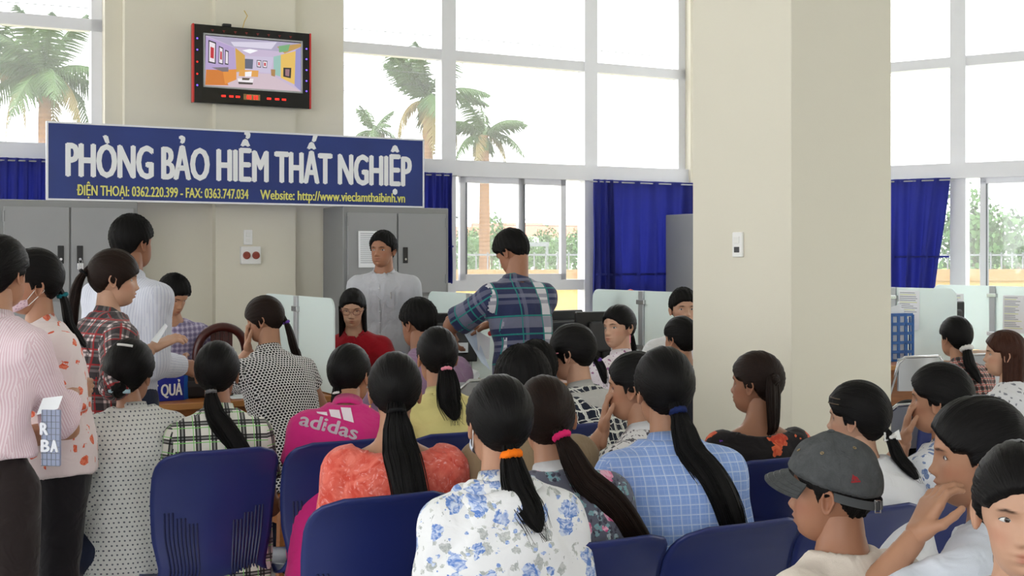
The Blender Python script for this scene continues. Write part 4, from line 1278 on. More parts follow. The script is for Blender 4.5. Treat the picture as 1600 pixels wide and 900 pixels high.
# ------------------------------------------------------------ body materials
def skin_mat(name, rgb):
    n = NT(name); a = n.new('ShaderNodeAttribute', attribute_name='tint'); c = hexc(*rgb)
    lo = tuple(x * .86 for x in c[:3]) + (1,)
    col = n.mix(n.noise(24, detail=4), lo, c)
    m = n.new('ShaderNodeMix', data_type='RGBA', blend_type='MULTIPLY'); m.inputs['Factor'].default_value = 1
    n.t.links.new(col, m.inputs['A']); n.t.links.new(a.outputs['Color'], m.inputs['B'])
    n.base(m.outputs['Result'], .48, .4); n.bump(n.noise(420, detail=2), .06, .002)
    return n.mat
SKIN = [skin_mat('light_tan_skin', (200, 156, 130)), skin_mat('warm_tan_skin', (184, 136, 108)), skin_mat('brown_tan_skin', (160, 112, 86))]
def hair_mat(name, a, b, rough=.46):
    n = NT(name); n.uv(); v = n.mapping(n._uvv, scale=(150, 3, 1)); nz = n.noise(1.0, v, detail=3)
    n.base(n.mix(nz, hexc(*a), hexc(*b)), rough, .13); n.bump(nz, .6, .004)
    n.p.inputs['Anisotropic'].default_value = .3
    return n.mat
HAIR = {'black': hair_mat('black_hair', (9, 8, 9), (21, 19, 19)), 'brown': hair_mat('dark_brown_hair', (17, 11, 9), (42, 27, 21)), 'red': hair_mat('reddish_hair', (34, 18, 14), (78, 46, 34)),
        'short': hair_mat('short_black_hair', (10, 9, 9), (20, 18, 18), .6)}
n = NT('eye_surface'); _a = n.new('ShaderNodeAttribute', attribute_name='tint'); n.base(_a.outputs['Color'], .12, .6); EYE = n.mat
SHOE = plain('dark_sandal', (40, 34, 32), .5)

# ------------------------------------------------------------ hands
def hand_into(sd, wrist, f, nrmv, left, s=1.0, curl=.5, spread=.0, thumb=.6):
    f = nrm(f); n = nrm(np.asarray(nrmv) - f * np.dot(nrmv, f)); side = np.cross(f, n) * (-1 if left else 1)   # towards the thumb
    wr = np.asarray(wrist)
    sd.cap(wr - f * .035, wr + f * .02 * s, .024 * s, .023 * s, .012, n, .72)
    kn = []
    for i, (o, L) in enumerate(((.027, .066), (.009, .074), (-.009, .068), (-.026, .053))):
        k = wr + s * (f * (.088 - .004 * abs(i - 1)) + side * o)
        sd.cap(wr + s * (f * .02 + side * o * .6), k, .0145 * s, .0115 * s, .012, n, .95)
        p = k; ang = .25 * curl; dr = nrm(f + side * spread * (1.2 - i * .8))
        for m, fr in enumerate((.46, .31, .23)):
            ang_d = nrm(dr * math.cos(ang) + n * math.sin(ang)); q = p + ang_d * L * fr * s
            sd.cap(p, q, (.0092 - .0009 * m) * s, (.0084 - .0009 * m) * s, .004)
            p = q; ang += curl * (1.0 if m == 0 else .75)
    p = wr + s * (f * .025 + side * .020); q = p + s * nrm(f * .6 + side * .8 + n * .35 * thumb) * .042
    sd.cap(wr + s * f * .015, p, .016 * s, .016 * s, .014); sd.cap(p, q, .0145 * s, .0105 * s, .012)
    q2 = q + s * nrm(f * .85 + side * .3 + n * .5 * thumb) * .03; sd.cap(q, q2, .010 * s, .0088 * s, .005)
    q3 = q2 + s * nrm(f * .9 + side * .05 + n * .55 * thumb) * .022; sd.cap(q2, q3, .0088 * s, .0075 * s, .004)

def rot(ax, a):
    return np.array(Matrix.Rotation(a, 3, ax))

def ik(S, Tg, a, b, hint):
    d = Tg - S; L = np.linalg.norm(d); mx = (a + b) * .995
    if L > mx: Tg = S + d / L * mx; d = Tg - S; L = mx
    L = max(L, abs(a - b) + .01); u = d / np.linalg.norm(d)
    c = (a * a + L * L - b * b) / (2 * a * L); h = np.asarray(hint) - u * np.dot(hint, u); h = nrm(h)
    E = S + u * a * c + h * a * math.sqrt(max(0, 1 - c * c))
    return E, Tg

PEOPLE = {}
def person(key, label, hd, yaw=28, pose='sit', lean=8, slouch=.03, tilt=0, hy=0, hp=0, hr=0, male=False, seat=.40, shirt=None, sleeve=.6, loose=.012, pants=None, hair=None,
           armL='lap', armR='lap', skin=1, collar=None, neck='normal', h=.0115, face=False, look=0.0, hscale=None, shoulders=1.0, hem=None, width=1.0, mouth=None, head_off=(0, 0, 0), bare=False, curl=.6, fine=False, knees=0.0, legyaw=0.0):
    px, py, Z = hd; target = at(px, py, Z); yaw = math.radians(yaw); le, ti = math.radians(lean), math.radians(tilt)
    W = nrm((math.sin(ti), math.sin(le), math.cos(le) * math.cos(ti))); V = nrm(np.array((0, 1.0, 0)) - W * W[1]); U = np.cross(V, W)
    sw = (1.13 if male else 1.0) * shoulders * .885
    def skel(s):
        P = np.array((0, 0, (seat + .085) if pose == 'sit' else .835 * s))
        nb = P + W * .47 * s + V * slouch
        nd = nrm(.45 * W + .55 * np.array((0, 0, 1.0)) + np.array((head_off[0], .16 + head_off[1], head_off[2])))
        return P, nb, nd, nb + nd * .160 * s
    lo, hi = .6, 1.6
    for _ in range(40):
        s = (lo + hi) / 2
        if skel(s)[3][2] > target[2]: hi = s
        else: lo = s
    if not .84 < s < 1.2: print('SCALE', key, round(s, 3))
    P, nb, nd, hc = skel(s)
    hs = (hscale or 1.0) * (.52 + .40 * s) * (1.04 if male else 1.0)
    Rz = rot('Z', yaw)
    loc = target[:2] - (Rz @ hc)[:2]
    root = thing('person', label, 'person', (loc[0], loc[1], 0), yaw, 'people waiting in the hall')
    tolocal = lambda w: Rz.T @ (np.asarray(w, float) - np.array((loc[0], loc[1], 0)))
    Rh = rot('Z', math.radians(hy)) @ rot('X', -math.radians(hp)) @ rot('Y', math.radians(hr))
    # torso
    ts = np.array([-.11, -.05, 0, .09, .18, .27, .34, .39, .43, .46, .49]) * s
    if male: rx = np.array([.10, .145, .155, .142, .138, .150, .165, .160, .135, .085, .055])
    else: rx = np.array([.11, .155, .165, .145, .126, .136, .148, .146, .120, .075, .050])
    ry = np.array([.09, .105, .112, .102, .092, .100, .106, .100, .082, .062, .050]) * (1.06 if male else 1)
    yo = slouch * np.clip(ts / (.47 * s), 0, 1) ** 1.6 - .012 * np.sin(np.clip(ts / (.47 * s), 0, 1) * math.pi)
    rx, ry = rx * s * width * .955, ry * s * width * .97
    SJ = [P + W * .400 * s + V * (slouch * .85 - .004) + sg * U * .158 * s * sw for sg in (-1, 1)]
    CL = [P + W * .425 * s + V * slouch * .9 + sg * U * .07 * s for sg in (-1, 1)]
    arms = []
    for i, spec in enumerate((armL, armR)):
        sg = (-1, 1)[i]; S = SJ[i]; hint = np.array((sg * .38, -.7, -.6)); f = None; nv = None
        if isinstance(spec, str): spec = (spec,)
        k = spec[0]
        if k == 'lap': Tg = P + np.array((sg * .10, .27, .07)); nv = np.array((0, -.2, -1.0)); f = np.array((-sg * .5, .8, -.1))
        elif k == 'lapin': Tg = P + np.array((sg * .05, .22, .10)); nv = np.array((0, -.2, -1.0)); f = np.array((-sg * .9, .5, -.1)); hint = np.array((sg * .45, -.8, -.3))
        elif k == 'down': Tg = S + np.array((sg * .07, .05, -.505)) * s; nv = np.array((-sg, 0, 0)); f = np.array((0, .15, -1)); hint = np.array((sg * .3, -1, 0))
        elif k == 'bent': Tg = S + np.array((-sg * .03, .20, -.29)) * s; nv = np.array((-sg, 0, -.2)); f = np.array((0, 1, -.2)); hint = np.array((sg * .25, -1, -.3))
        elif k == 'desk': Tg = P + np.array((sg * .10, .40, .26)); nv = np.array((0, 0, -1.0)); f = np.array((-sg * .3, .9, 0)); hint = np.array((sg * .8, -.2, -.6))
        elif k == 'face': Tg = hc + Rh @ (np.array((sg * .035, .105, -.150)) * hs); f = Rh @ np.array((-sg * .1, -.1, 1)); nv = Rh @ np.array((-sg * .3, -1, 0)); hint = np.array((sg * .5, .2, -1))
        elif k == 'px': Tg = tolocal(at(*spec[1])); f = None
        if len(spec) > 2 and spec[2] is not None: f = Rz.T @ np.asarray(spec[2], float)
        if len(spec) > 3 and spec[3] is not None: nv = Rz.T @ np.asarray(spec[3], float)
        if len(spec) > 4 and spec[4] is not None: hint = Rz.T @ np.asarray(spec[4], float)
        E, Wr = ik(S, Tg, .265 * s, .235 * s, hint)
        if f is None: f = Wr - E
        if nv is None: nv = np.array((-sg * .6, 0, -.6))
        arms.append((S, E, Wr, f, nv))
    legs = []
    for sg in (-1, 1):
        Hp = P + np.array((sg * .082 * s, .0, -.02))
        if pose == 'sit':
            K = np.array((sg * (.10 + knees), .40, seat + .055)); A = np.array((sg * (.095 + knees * .7), .34, .085))
        else:
            K = np.array((sg * .085, .02, .455 * s)); A = np.array((sg * .085, -.02, .085))
        if legyaw: Rl = rot('Z', math.radians(legyaw)); K = Rl @ K; A = Rl @ A
        legs.append((Hp, K, A))
    # skin body
    B = SDF()
    sh = .010
    B.trunk(P, U, V, W, ts, rx - sh, ry - sh, yo, .03)
    for i in (0, 1):
        S, E, Wr, f, nv = arms[i]; m = 1.12 if male else 1.0
        B.cap(CL[i], S, .045 * s, .042 * s * m, .05)
        B.cap(S, E, .042 * s * m, .034 * s * m, .03)
        B.cap(E, E + .45 * (Wr - E), .035 * s * m, .034 * s * m, .02); B.cap(E + .4 * (Wr - E), Wr, .034 * s * m, .0235 * s * m, .015)
    neck_r = (.053 if male else .0440) * s
    B.cap(nb - nd * .05 * s, hc + Rh @ (np.array((0, -.018, -.045)) * hs), neck_r * 1.12, neck_r, .035)
    for Hp, K, A in legs:
        B.cap(Hp, K, .070 * s, .050 * s, .03); B.cap(K, A, .050 * s, .032 * s, .02)
    BV, BF = B.mesh(.0142 if not fine else .0108)
    parts = [(BV, BF, np.ones((len(BV), 3)))]
    for i in (0, 1):
        S, E, Wr, f, nv = arms[i]; Hs = SDF()
        hand_into(Hs, Wr, f, nv, i == 0, .98 * (1.06 if male else .96) * s ** .5, curl)
        hv, hf = Hs.mesh(.0054 if not fine else .0034); parts.append((hv, hf, np.ones((len(hv), 3))))
    na, npz = (132, 96) if fine else ((104, 78) if face else (56, 42))
    HP, HT = head_surface(na, npz, male)
    parts.append(((HP.reshape(-1, 3) * hs) @ Rh.T + hc, wrap_faces(npz, na), HT.reshape(-1, 3)))
    for sg in (-1, 1):
        ev, ef = ear_surface(sg); parts.append(((ev * hs) @ Rh.T + hc, ef, np.full((len(ev), 3), (1.0, .94, .92))))
    o = 0; VV = []; FF = []; TT = []
    for v, f_, t in parts: VV.append(v); FF.append(f_ + o); TT.append(t); o += len(v)
    body = npmesh('body', np.concatenate(VV), np.concatenate(FF), SKIN[skin], root, tint=np.concatenate(TT))
    # eyes
    if face:
        Pf = HP.reshape(-1, 3)
        for sg in (-1, 1):
            ex, ez = sg * .0315, .001
            m = Pf[:, 1] > .03; q = Pf[m]; yv = q[np.argmin((q[:, 0] - ex) ** 2 + (q[:, 2] - ez) ** 2), 1]
            ev, ef, ec = eye_mesh(look, 1.0 if face != 'down' else .45)
            ev = ev @ rot('Z', -sg * .30).T + np.array((ex, yv + .0012, ez))
            npmesh('eye', (ev * hs) @ Rh.T + hc, ef, EYE, body, tint=ec)
    # shirt
    lo_ = loose
    C = SDF()
    hemv = (-.11 if pose == 'sit' else -.02) if hem is None else hem
    tc = np.r_[hemv * s, ts[(ts > hemv * s + .02)]]
    cx = np.interp(tc, ts, rx) + lo_; cy = np.interp(tc, ts, ry) + lo_; co = np.interp(tc, ts, yo)
    hip = tc < .12 * s
    cx[hip] = np.maximum(cx[hip], (.168 if not male else .160) * s * width + lo_); cy[hip] = np.maximum(cy[hip], .112 * s * width + lo_)
    wa = (tc >= .12 * s) & (tc < .3 * s); cx[wa] += .008 + .5 * lo_
    C.trunk(P, U, V, W, tc, cx, cy, co, .035)
    bones = [('t', P, W)]
    for i in (0, 1):
        S, E, Wr, f, nv = arms[i]; m = 1.12 if male else 1.0; r0 = .043 * s * m + lo_ * .9
        C.cap(CL[i], S, .046 * s + lo_ * .6, .043 * s * m + lo_ * .9, .05)
        if sleeve <= 1: C.cap(S, S + (E - S) * max(.06, sleeve), r0, r0 * .98 + .006, .035, cut=True)
        else:
            C.cap(S, E, r0, r0 * .86, .035); C.cap(E, E + (Wr - E) * (sleeve - 1), r0 * .87, r0 * .72, .025, cut=True)
        bones.append(('a', S, E)); bones.append(('a', E, Wr))
    if neck == 'normal': C.cap(nb - nd * .01, nb + nd * .2, neck_r * 1.16, neck_r * 1.5, .01, sub=True)
    elif neck == 'wide':
        C.ell(nb + W * .035 * s, (.135 * s, .12 * s, .085 * s), np.stack([U, V, W], 1), sub=True)
    CV, CF = C.mesh(h)
    N = vnormals(CV, CF)
    CV = CV + N * folds(CV, .008, hash(key) % 1000 if False else sum(map(ord, key)))[:, None]
    fc = CV[CF].mean(1)
    ds = []
    qt = fc - P; tt = np.clip(qt.dot(W), 0, .45 * s)
    ds.append(np.linalg.norm((qt - tt[:, None] * W), axis=1) / .135)
    for _, a, b in bones[1:]:
        d = b - a; hh = np.clip((fc - a).dot(d) / d.dot(d), 0, 1); ds.append(np.linalg.norm(fc - a - hh[:, None] * d, axis=1) / .055)
    bi = np.argmin(np.stack(ds, 1), 1)
    uv = np.zeros((len(CF), 4, 2))
    cor = CV[CF]
    for b_ in range(5):
        m = bi == b_
        if not m.any(): continue
        if b_ == 0:
            q = cor[m] - P; x, y, t = q.dot(U), q.dot(V) - .02, q.dot(W); off, sc_ = 0.0, .150
        else:
            _, a, b = bones[b_]; d = nrm(b - a); e1 = nrm(np.cross(d, (0, 1, .2))); e2 = np.cross(d, e1)
            q = cor[m] - a; x, y, t = q.dot(e1), q.dot(e2), q.dot(d); off, sc_ = .37 * b_, .055
        if b_ == 0:
            fn = np.cross(cor[m][:, 2] - cor[m][:, 0], cor[m][:, 3] - cor[m][:, 1]); sidef = np.abs(fn.dot(U)) > 1.25 * np.abs(fn.dot(V))
            uv[m, :, 0] = np.where(sidef[:, None], y + .2, x); uv[m, :, 1] = t; continue
        th = np.arctan2(x, -y); c0 = th[:, :1]; th = c0 + (th - c0 + math.pi) % (2 * math.pi) - math.pi
        uv[m, :, 0] = th * sc_ + off; uv[m, :, 1] = t + off
    npmesh('shirt', CV, CF, shirt, root, uv=uv.reshape(-1, 2))
    # collar
    if collar:
        ang = np.linspace(-2.5, 2.5, 41); rows = []
        e2 = nrm(V - nd * V.dot(nd)); e1 = np.cross(e2, nd)
        for rr, up in ((1.12, -.012), (1.10, .030), (1.20, .036), (1.46, -.004), (1.44, -.012), (1.2, .006)):
            dn = np.maximum(0, np.abs(ang) - 1.4) * .02
            rows.append([nb + nd * (.012 + up * 1.0 - dn_) * s + neck_r * rr * (math.sin(a) * e1 - math.cos(a) * e2) for a, dn_ in zip(ang, dn)])
        rw = np.array(rows); wrap_uv = np.stack([np.broadcast_to(ang * neck_r * 1.3, rw.shape[:2]), rw.reshape(-1, 3).dot(W).reshape(rw.shape[:2])], -1).reshape(-1, 2)
        gf = wrap_faces(rw.shape[0], rw.shape[1]); gf = gf[(gf[:, 0] % rw.shape[1]) != rw.shape[1] - 1]
        npmesh('collar', rw.reshape(-1, 3), gf, collar, root, uv=wrap_uv[gf.ravel()])
    # trousers and shoes
    if pants is not None:
        Q = SDF(); pl = .013
        tq = ts[ts < .12 * s]
        Q.trunk(P, U, V, W, tq, np.interp(tq, ts, rx) + .006, np.interp(tq, ts, ry) + .006, np.interp(tq, ts, yo), .03)
        for Hp, K, A in legs:
            Q.cap(Hp, K, .078 * s + pl, .054 * s + pl, .03); Q.cap(K, A, .054 * s + pl, .042 * s + pl, .02)
        QV, QF = Q.mesh(.018); QV = QV + vnormals(QV, QF) * folds(QV, .004, 5)[:, None]
        npmesh('trousers', QV, QF, pants, root)
        for Hp, K, A in legs:
            Z_ = SDF(); Z_.cap(A + (0, .01, -.03), A + (0, .15, -.055), .038, .03, .02, (0, 0, 1), .8); Z_.cap(A + (0, -.03, -.05), A + (0, .16, -.065), .034, .036, .02, (0, 0, 1), .5)
            zv, zf = Z_.mesh(.012); npmesh('shoe', zv, zf, SHOE, root)
    # hair
    info = dict(root=root, body=body, Rh=Rh, hc=hc, hs=hs, nb=nb, nd=nd, P=P, U=U, V=V, W=W, s=s, shirt=C, arms=arms, cloth=(CV, CF), tolocal=tolocal, Rz=Rz, loc=loc, seed=sum(map(ord, key)), neck_r=neck_r, yo=yo)
    PEOPLE[key] = info
    if hair: make_hair(info, male=male, **hair)
    return info

def make_hair(I, kind='pony', color='black', thick=.011, root=(0, -1, .15), tail=None, width=.03, sway=(0, 0), tie=None, tie_r=.014, male=False, line=None, length=None, strands=26, bun=None, side=0.0, out=.6, wrapz=None, flat=.55, prof=None):
    hs, Rh, hc = I['hs'], I['Rh'], I['hc']; seed = I['seed']; rs = np.random.RandomState(seed)
    root = nrm(root)
    V, F, UV, d, R = hair_cap(kind if kind in HAIRLINE else 'pony', thick, root, seed, male=male, line=line)
    V = (V * hs) @ Rh.T + hc
    Vs, Fs, Us = [V], [F], [UV]; o = len(V)
    def push(v, f, u):
        nonlocal o
        Vs.append(np.asarray(v)); Fs.append(np.asarray(f) + o); Us.append(np.asarray(u)); o += len(v)
    rr = float(skull(root[None], male)[0]) + thick
    p0 = hc + Rh @ (root * rr * hs)
    path = None
    if tail:
        p = p0.copy(); vel = nrm(Rh @ (root * out + np.array((side, 0, 0))) + (1 - out) * np.array((0, 0, -1.0))); path = [p0 - vel * .012]; st = .02; sdf = I['shirt']
        swl = np.array((sway[0], sway[1], 0))
        for k in range(int(tail / st)):
            vel = nrm(vel + .34 * np.array((swl[0], swl[1], -1.0)))
            p = p + vel * st
            for _ in range(3):
                dd = sdf.at(p)[0]
                if dd < .018:
                    g = np.array([sdf.at(p + e)[0] - dd for e in np.eye(3) * .01]); p = p + nrm(g) * (.018 - dd)
            path.append(p.copy())
        path = np.array(path)
        for _ in range(2): path[1:-1] = (path[:-2] + 2 * path[1:-1] + path[2:]) / 4
        k = len(path); s = np.linspace(0, 1, k)
        pr = prof or ((0, .05, .12, .35, .7, .9, 1), (.40, .42, .72, 1.0, .92, .62, .18))
        wd = width * np.interp(s, pr[0], pr[1])
        Tn = np.gradient(path, axis=0); Tn /= np.linalg.norm(Tn, axis=1, keepdims=True) + 1e-9
        lat = Rh @ np.array((1.0, 0, 0)); n = 30; ph = np.arange(n) / n * 6.2832
        rdg = 1 + .09 * np.sin(ph * 9 + rs.uniform(0, 6)) + .07 * np.sin(ph * 5 + rs.uniform(0, 6)) + .05 * np.sin(ph * 13)
        A = lat[None] - Tn * (Tn @ lat)[:, None]; A /= np.linalg.norm(A, axis=1, keepdims=True) + 1e-9; Bn = np.cross(Tn, A)
        ring = path[:, None] + (wd[:, None] * np.cos(ph)[None] * rdg)[..., None] * A[:, None] + (wd[:, None] * flat * np.sin(ph)[None] * rdg)[..., None] * Bn[:, None]
        u = np.stack(np.meshgrid(s * tail * 3, ph / 6.2832, indexing='ij')[::-1], -1)
        push(ring.reshape(-1, 3), wrap_faces(k, n)[:, ::-1], u.reshape(-1, 2))
        for _ in range(strands):
            a0 = rs.uniform(0, 6.28); rr_ = rs.uniform(.85, 1.12); e = rs.uniform(.75, 1.08); dv = rs.normal(0, 1, 2) * width * .35
            idx = np.linspace(0, (k - 1), 14); sc = idx / (k - 1)
            cpt = np.stack([np.interp(idx, np.arange(k), path[:, c]) for c in range(3)], 1)
            AA = np.stack([np.interp(idx, np.arange(k), A[:, c]) for c in range(3)], 1); BB = np.stack([np.interp(idx, np.arange(k), Bn[:, c]) for c in range(3)], 1)
            ww = np.interp(sc, s, np.maximum(wd, width * .35 * (s > .2)))
            ctr = cpt + AA * (ww * math.cos(a0) * rr_ + dv[0] * sc ** 2)[:, None] + BB * (ww * flat * math.sin(a0) * rr_ + abs(dv[1]) * .3 * sc ** 2)[:, None]
            if e > 1: ctr[-1] += (ctr[-1] - ctr[-2]) * 1.5
            rad = .0022 * (1 - .8 * sc)
            mb = MB().tube(ctr, rad, 4, caps=False)
            push(np.array(mb.v), np.array(mb.f), np.stack([np.full(len(mb.v), a0), np.repeat(sc, 4)], 1))
    if bun:
        r, fl = bun; bd = nrm(root); c = p0 + Rh @ (bd * r * .35 * hs)
        dd = head_dirs(40, 26, False); ang = np.arctan2(dd[..., 0], dd[..., 2])
        rad = r * (1 + .05 * np.sin(ang * 7 + 5 * dd[..., 1]))
        v = (dd * rad[..., None] * np.array((1.0, fl, .95))).reshape(-1, 3)
        push((v * hs) @ Rh.T + c, wrap_faces(26, 40), np.stack([ang / 6.28, dd[..., 1]], -1).reshape(-1, 2))
    if length:      # hair hanging loose round the back and sides
        a0, L, rad0, flare = length
        na, nz = 46, 26; th = np.linspace(-a0, a0, na); V1 = np.zeros((nz, na, 3)); V2 = V1.copy(); uu = np.zeros((nz, na, 2))
        for i in range(nz):
            q = i / (nz - 1)
            for j, t in enumerate(th):
                dv = np.array((math.sin(t), -math.cos(t), .15)); dv /= np.linalg.norm(dv)
                r0 = float(skull(dv[None], male)[0]) + thick * .8
                wob = .004 * math.sin(t * 21 + seed) + .003 * math.sin(t * 37)
                ln = L * (1 - .12 * abs(t) / a0 + .03 * math.sin(t * 15))
                rr2 = r0 * (1 - .10 * q) + flare * q ** 1.5 + wob
                V1[i, j] = (math.sin(t) * rr2, -math.cos(t) * rr2 * 1.0, .02 - q * ln)
                V2[i, j] = (math.sin(t) * (rr2 - .022 * (1 - .5 * q)), -math.cos(t) * (rr2 - .022), .02 - q * ln)
                uu[i, j] = (t / 6.28, q * 2)
        g = wrap_faces(nz, na)
        keep = (g[:, 0] % na) != na - 1
        flatR = np.array(Rh)
        for VV, fl in ((V1, True), (V2, False)):
            f = g[keep]; push((VV.reshape(-1, 3) * hs) @ flatR.T + hc, f[:, ::-1] if not fl else f, uu.reshape(-1, 2))
        Ed = np.concatenate([V1[-1], V2[-1]]); f = np.array([(j, j + 1, na + j + 1, na + j) for j in range(na - 1)])
        push((Ed * hs) @ flatR.T + hc, f, np.concatenate([uu[-1], uu[-1]]))
        for jj in (0, na - 1):
            Ed = np.concatenate([V1[:, jj], V2[:, jj]]); f = np.array([(j, j + 1, nz + j + 1, nz + j) for j in range(nz - 1)])
            push((Ed * hs) @ flatR.T + hc, f, np.concatenate([uu[:, jj], uu[:, jj]]))
    FF = np.concatenate(Fs); UU = np.concatenate(Us)[FF.ravel()]
    hobj = npmesh('hair', np.concatenate(Vs), FF, HAIR[color], I['root'], uv=UU)
    I['hair'] = hobj; I['path'] = path
    if tie is not None and path is not None:
        t = path[2] - path[1]; t /= np.linalg.norm(t); c = path[1] + t * .006; a = nrm(np.cross(t, (0, .3, 1))); b = np.cross(t, a)
        N1, N2 = 26, 8; G = np.zeros((N1, N2, 3)); R1 = max(tie_r * .9, width * .40)
        for i in range(N1):
            x = 6.2832 * i / N1; rb = tie_r * .5 * (1 + .18 * math.sin(x * 9))
            cc = c + R1 * (math.cos(x) * a + math.sin(x) * b); rdv = math.cos(x) * a + math.sin(x) * b
            for j in range(N2):
                y = 6.2832 * j / N2; G[i, j] = cc + rb * (math.cos(y) * rdv + math.sin(y) * t)
        G = np.concatenate([G, G[:1]])
        MB().grid(G, closed=True).build('hair_tie', tie, hobj, True)
# ------------------------------------------------------------ cloths
K = {}
K['pink_stripe'] = plaid('pink_striped_cotton', (226, 196, 206), [(0, .0075, 0, .0017, (244, 228, 234), .9)])
K['orange_flower'] = floral('white_orange_flower_cotton', (240, 226, 226), [(24, .40, (226, 92, 60), (240, 140, 110), .62, .35)])
K['red_plaid'] = plaid('black_red_plaid_flannel', (222, 206, 206), [(0, .056, 0, .014, (30, 28, 34), .8), (1, .056, 0, .014, (30, 28, 34), .8), (0, .056, .5, .004, (30, 28, 34), .7), (1, .056, .5, .004, (30, 28, 34), .7), (0, .056, .27, .003, (160, 40, 44), .9), (1, .056, .27, .003, (160, 40, 44), .9)])
K['white_shirt'] = plaid('white_pinstripe_cotton', (214, 216, 228), [(0, .012, 0, .0012, (180, 184, 206), .8)])
K['purple_plaid'] = plaid('purple_plaid_cotton', (146, 136, 170), [(0, .03, 0, .004, (206, 198, 220), .6), (1, .03, 0, .004, (206, 198, 220), .6), (0, .03, .5, .004, (100, 92, 130), .5), (1, .03, .5, .004, (100, 92, 130), .5)])
K['grey_dots'] = dots('white_grey_dot_cotton', (228, 228, 224), (98, 102, 112), .0155, .0030, px=.0155)
K['green_plaid'] = plaid('white_black_green_plaid', (232, 230, 222), [(0, .052, 0, .0065, (96, 98, 100), .75), (1, .052, 0, .0055, (96, 98, 100), .75), (0, .052, .12, .0028, (20, 20, 22), .95), (1, .052, .11, .0025, (20, 20, 22), .95), (0, .052, .88, .0028, (20, 20, 22), .95), (1, .052, .89, .0025, (20, 20, 22), .95), (0, .052, .30, .0014, (120, 206, 96), .9), (1, .052, .30, .0014, (120, 206, 96), .9)])
K['polka'] = dots('black_polka_dot_cotton', (232, 230, 230), (20, 20, 24), .0125, .0053, px=.0150)
K['pink'] = cloth('bright_pink_jersey', (214, 44, 128))
n = NT('coral_tie_dye'); n.uv()
c = n.mix(n.math('MULTIPLY', n.math('SUBTRACT', n.noise(16, detail=6, dist=1.5), .38), 3.2, clamp=True), hexc(214, 78, 62), hexc(240, 128, 112))
c = n.mix(n.math('MULTIPLY', n.math('SUBTRACT', n.noise(34, detail=5, dist=2.5), .56), 6, clamp=True), c, hexc(248, 176, 172))
K['coral'] = cloth_finish(n, c)
K['red'] = cloth('dark_red_cotton', (160, 18, 34))
K['grey'] = cloth('grey_cotton', (186, 187, 194))
K['greycollar'] = cloth('pale_grey_collar', (208, 210, 218))
K['lavender'] = cloth('dusty_lavender_cotton', (150, 120, 150))
K['yellow'] = cloth('pale_yellow_cotton', (230, 218, 146))
K['navy_plaid'] = plaid('navy_teal_plaid', (44, 50, 84), [(0, .30, .5 - .33, .030, (216, 214, 220), .9), (0, .30, .62, .010, (110, 112, 134), .6), (1, .24, .30, .028, (120, 122, 142), .75), (1, .24, .72, .010, (120, 122, 142), .7), (1, .24, .86, .010, (104, 106, 130), .6),
     (0, .30, .285, .0035, (40, 130, 126), .9), (0, .30, .05, .0035, (40, 130, 126), .9), (0, .30, .70, .003, (40, 130, 126), .9), (1, .24, .16, .004, (40, 130, 126), .9), (1, .24, .55, .004, (40, 130, 126), .9)])
K['khaki'] = cloth('khaki_cotton', (150, 128, 100))
K['dark'] = cloth('dark_slate_cotton', (44, 46, 58))
n = NT('navy_white_grid'); u, v = n.uv()
col = hexc(28, 34, 52)
nz = n.math('MULTIPLY', n.math('SUBTRACT', n.noise(22, n._uvv, detail=2), .5), .03)
for ax, per, hw in ((0, .05, .0035), (1, .05, .0035), (0, .034, .0018), (1, .034, .0018)):
    fr = n.math('FRACT', n.math('DIVIDE', n.math('ADD', n.uv()[ax], nz), per))
    col = n.mix(n.math('LESS_THAN', n.math('ABSOLUTE', n.math('SUBTRACT', fr, .5)), hw / per), col, hexc(222, 222, 216))
K['navy_grid'] = cloth_finish(n, col)
K['greyhood'] = cloth('light_grey_fleece', (190, 188, 184))
K['lilac_flower'] = floral('white_lilac_flower_cotton', (232, 222, 230), [(42, .30, (170, 90, 130), (120, 100, 150), .5, .4), (70, .22, (150, 140, 170), (190, 120, 150), .4, .3)])
K['black_lace'] = floral('white_black_lace_print', (228, 226, 226), [(60, .42, (50, 48, 56), (90, 86, 96), .6, .7), (110, .3, (70, 66, 76), (110, 106, 116), .4, .5)])
K['blue_check'] = plaid('light_blue_check_cotton', (142, 172, 232), [(0, .026, 0, .0012, (208, 222, 248), .9), (1, .026, 0, .0012, (208, 222, 248), .9), (0, .013, .25, .0008, (176, 198, 242), .5), (1, .013, .25, .0008, (176, 198, 242), .5)])
K['blue_rose'] = floral('white_blue_rose_cotton', (240, 241, 244), [(26, .36, (206, 208, 208), (172, 178, 178), .6, .8), (44, .26, (180, 186, 184), (218, 220, 218), .5, .6), (19, .40, (96, 134, 206), (214, 224, 244), .55, .6), (48, .24, (120, 152, 212), (190, 206, 238), .3, .4)])
K['pink_rose'] = floral('grey_teal_pink_rose_cotton', (104, 106, 122), [(60, .5, (120, 182, 190), (150, 160, 170), .42, .5), (80, .4, (60, 58, 72), (90, 90, 106), .5, .5), (45, .3, (206, 210, 218), (160, 190, 200), .25, .4), (15.5, .38, (226, 92, 150), (252, 196, 220), .62, .25)])
K['black_dress'] = floral('black_red_flower_dress', (26, 22, 24), [(10, .42, (196, 66, 44), (226, 110, 70), .5, .4), (12, .32, (92, 40, 150), (120, 70, 180), .4, .4)])
K['white'] = cloth('white_cotton', (232, 232, 236))
K['cream'] = cloth('cream_jersey', (226, 214, 202))
K['paleblue'] = cloth('pale_blue_white_cotton', (222, 228, 240))
K['blue_flower'] = floral('white_blue_flower_cotton', (226, 228, 234), [(52, .40, (96, 120, 172), (140, 156, 190), .75, .35), (60, .2, (130, 130, 140), (160, 160, 170), .4, .3)])
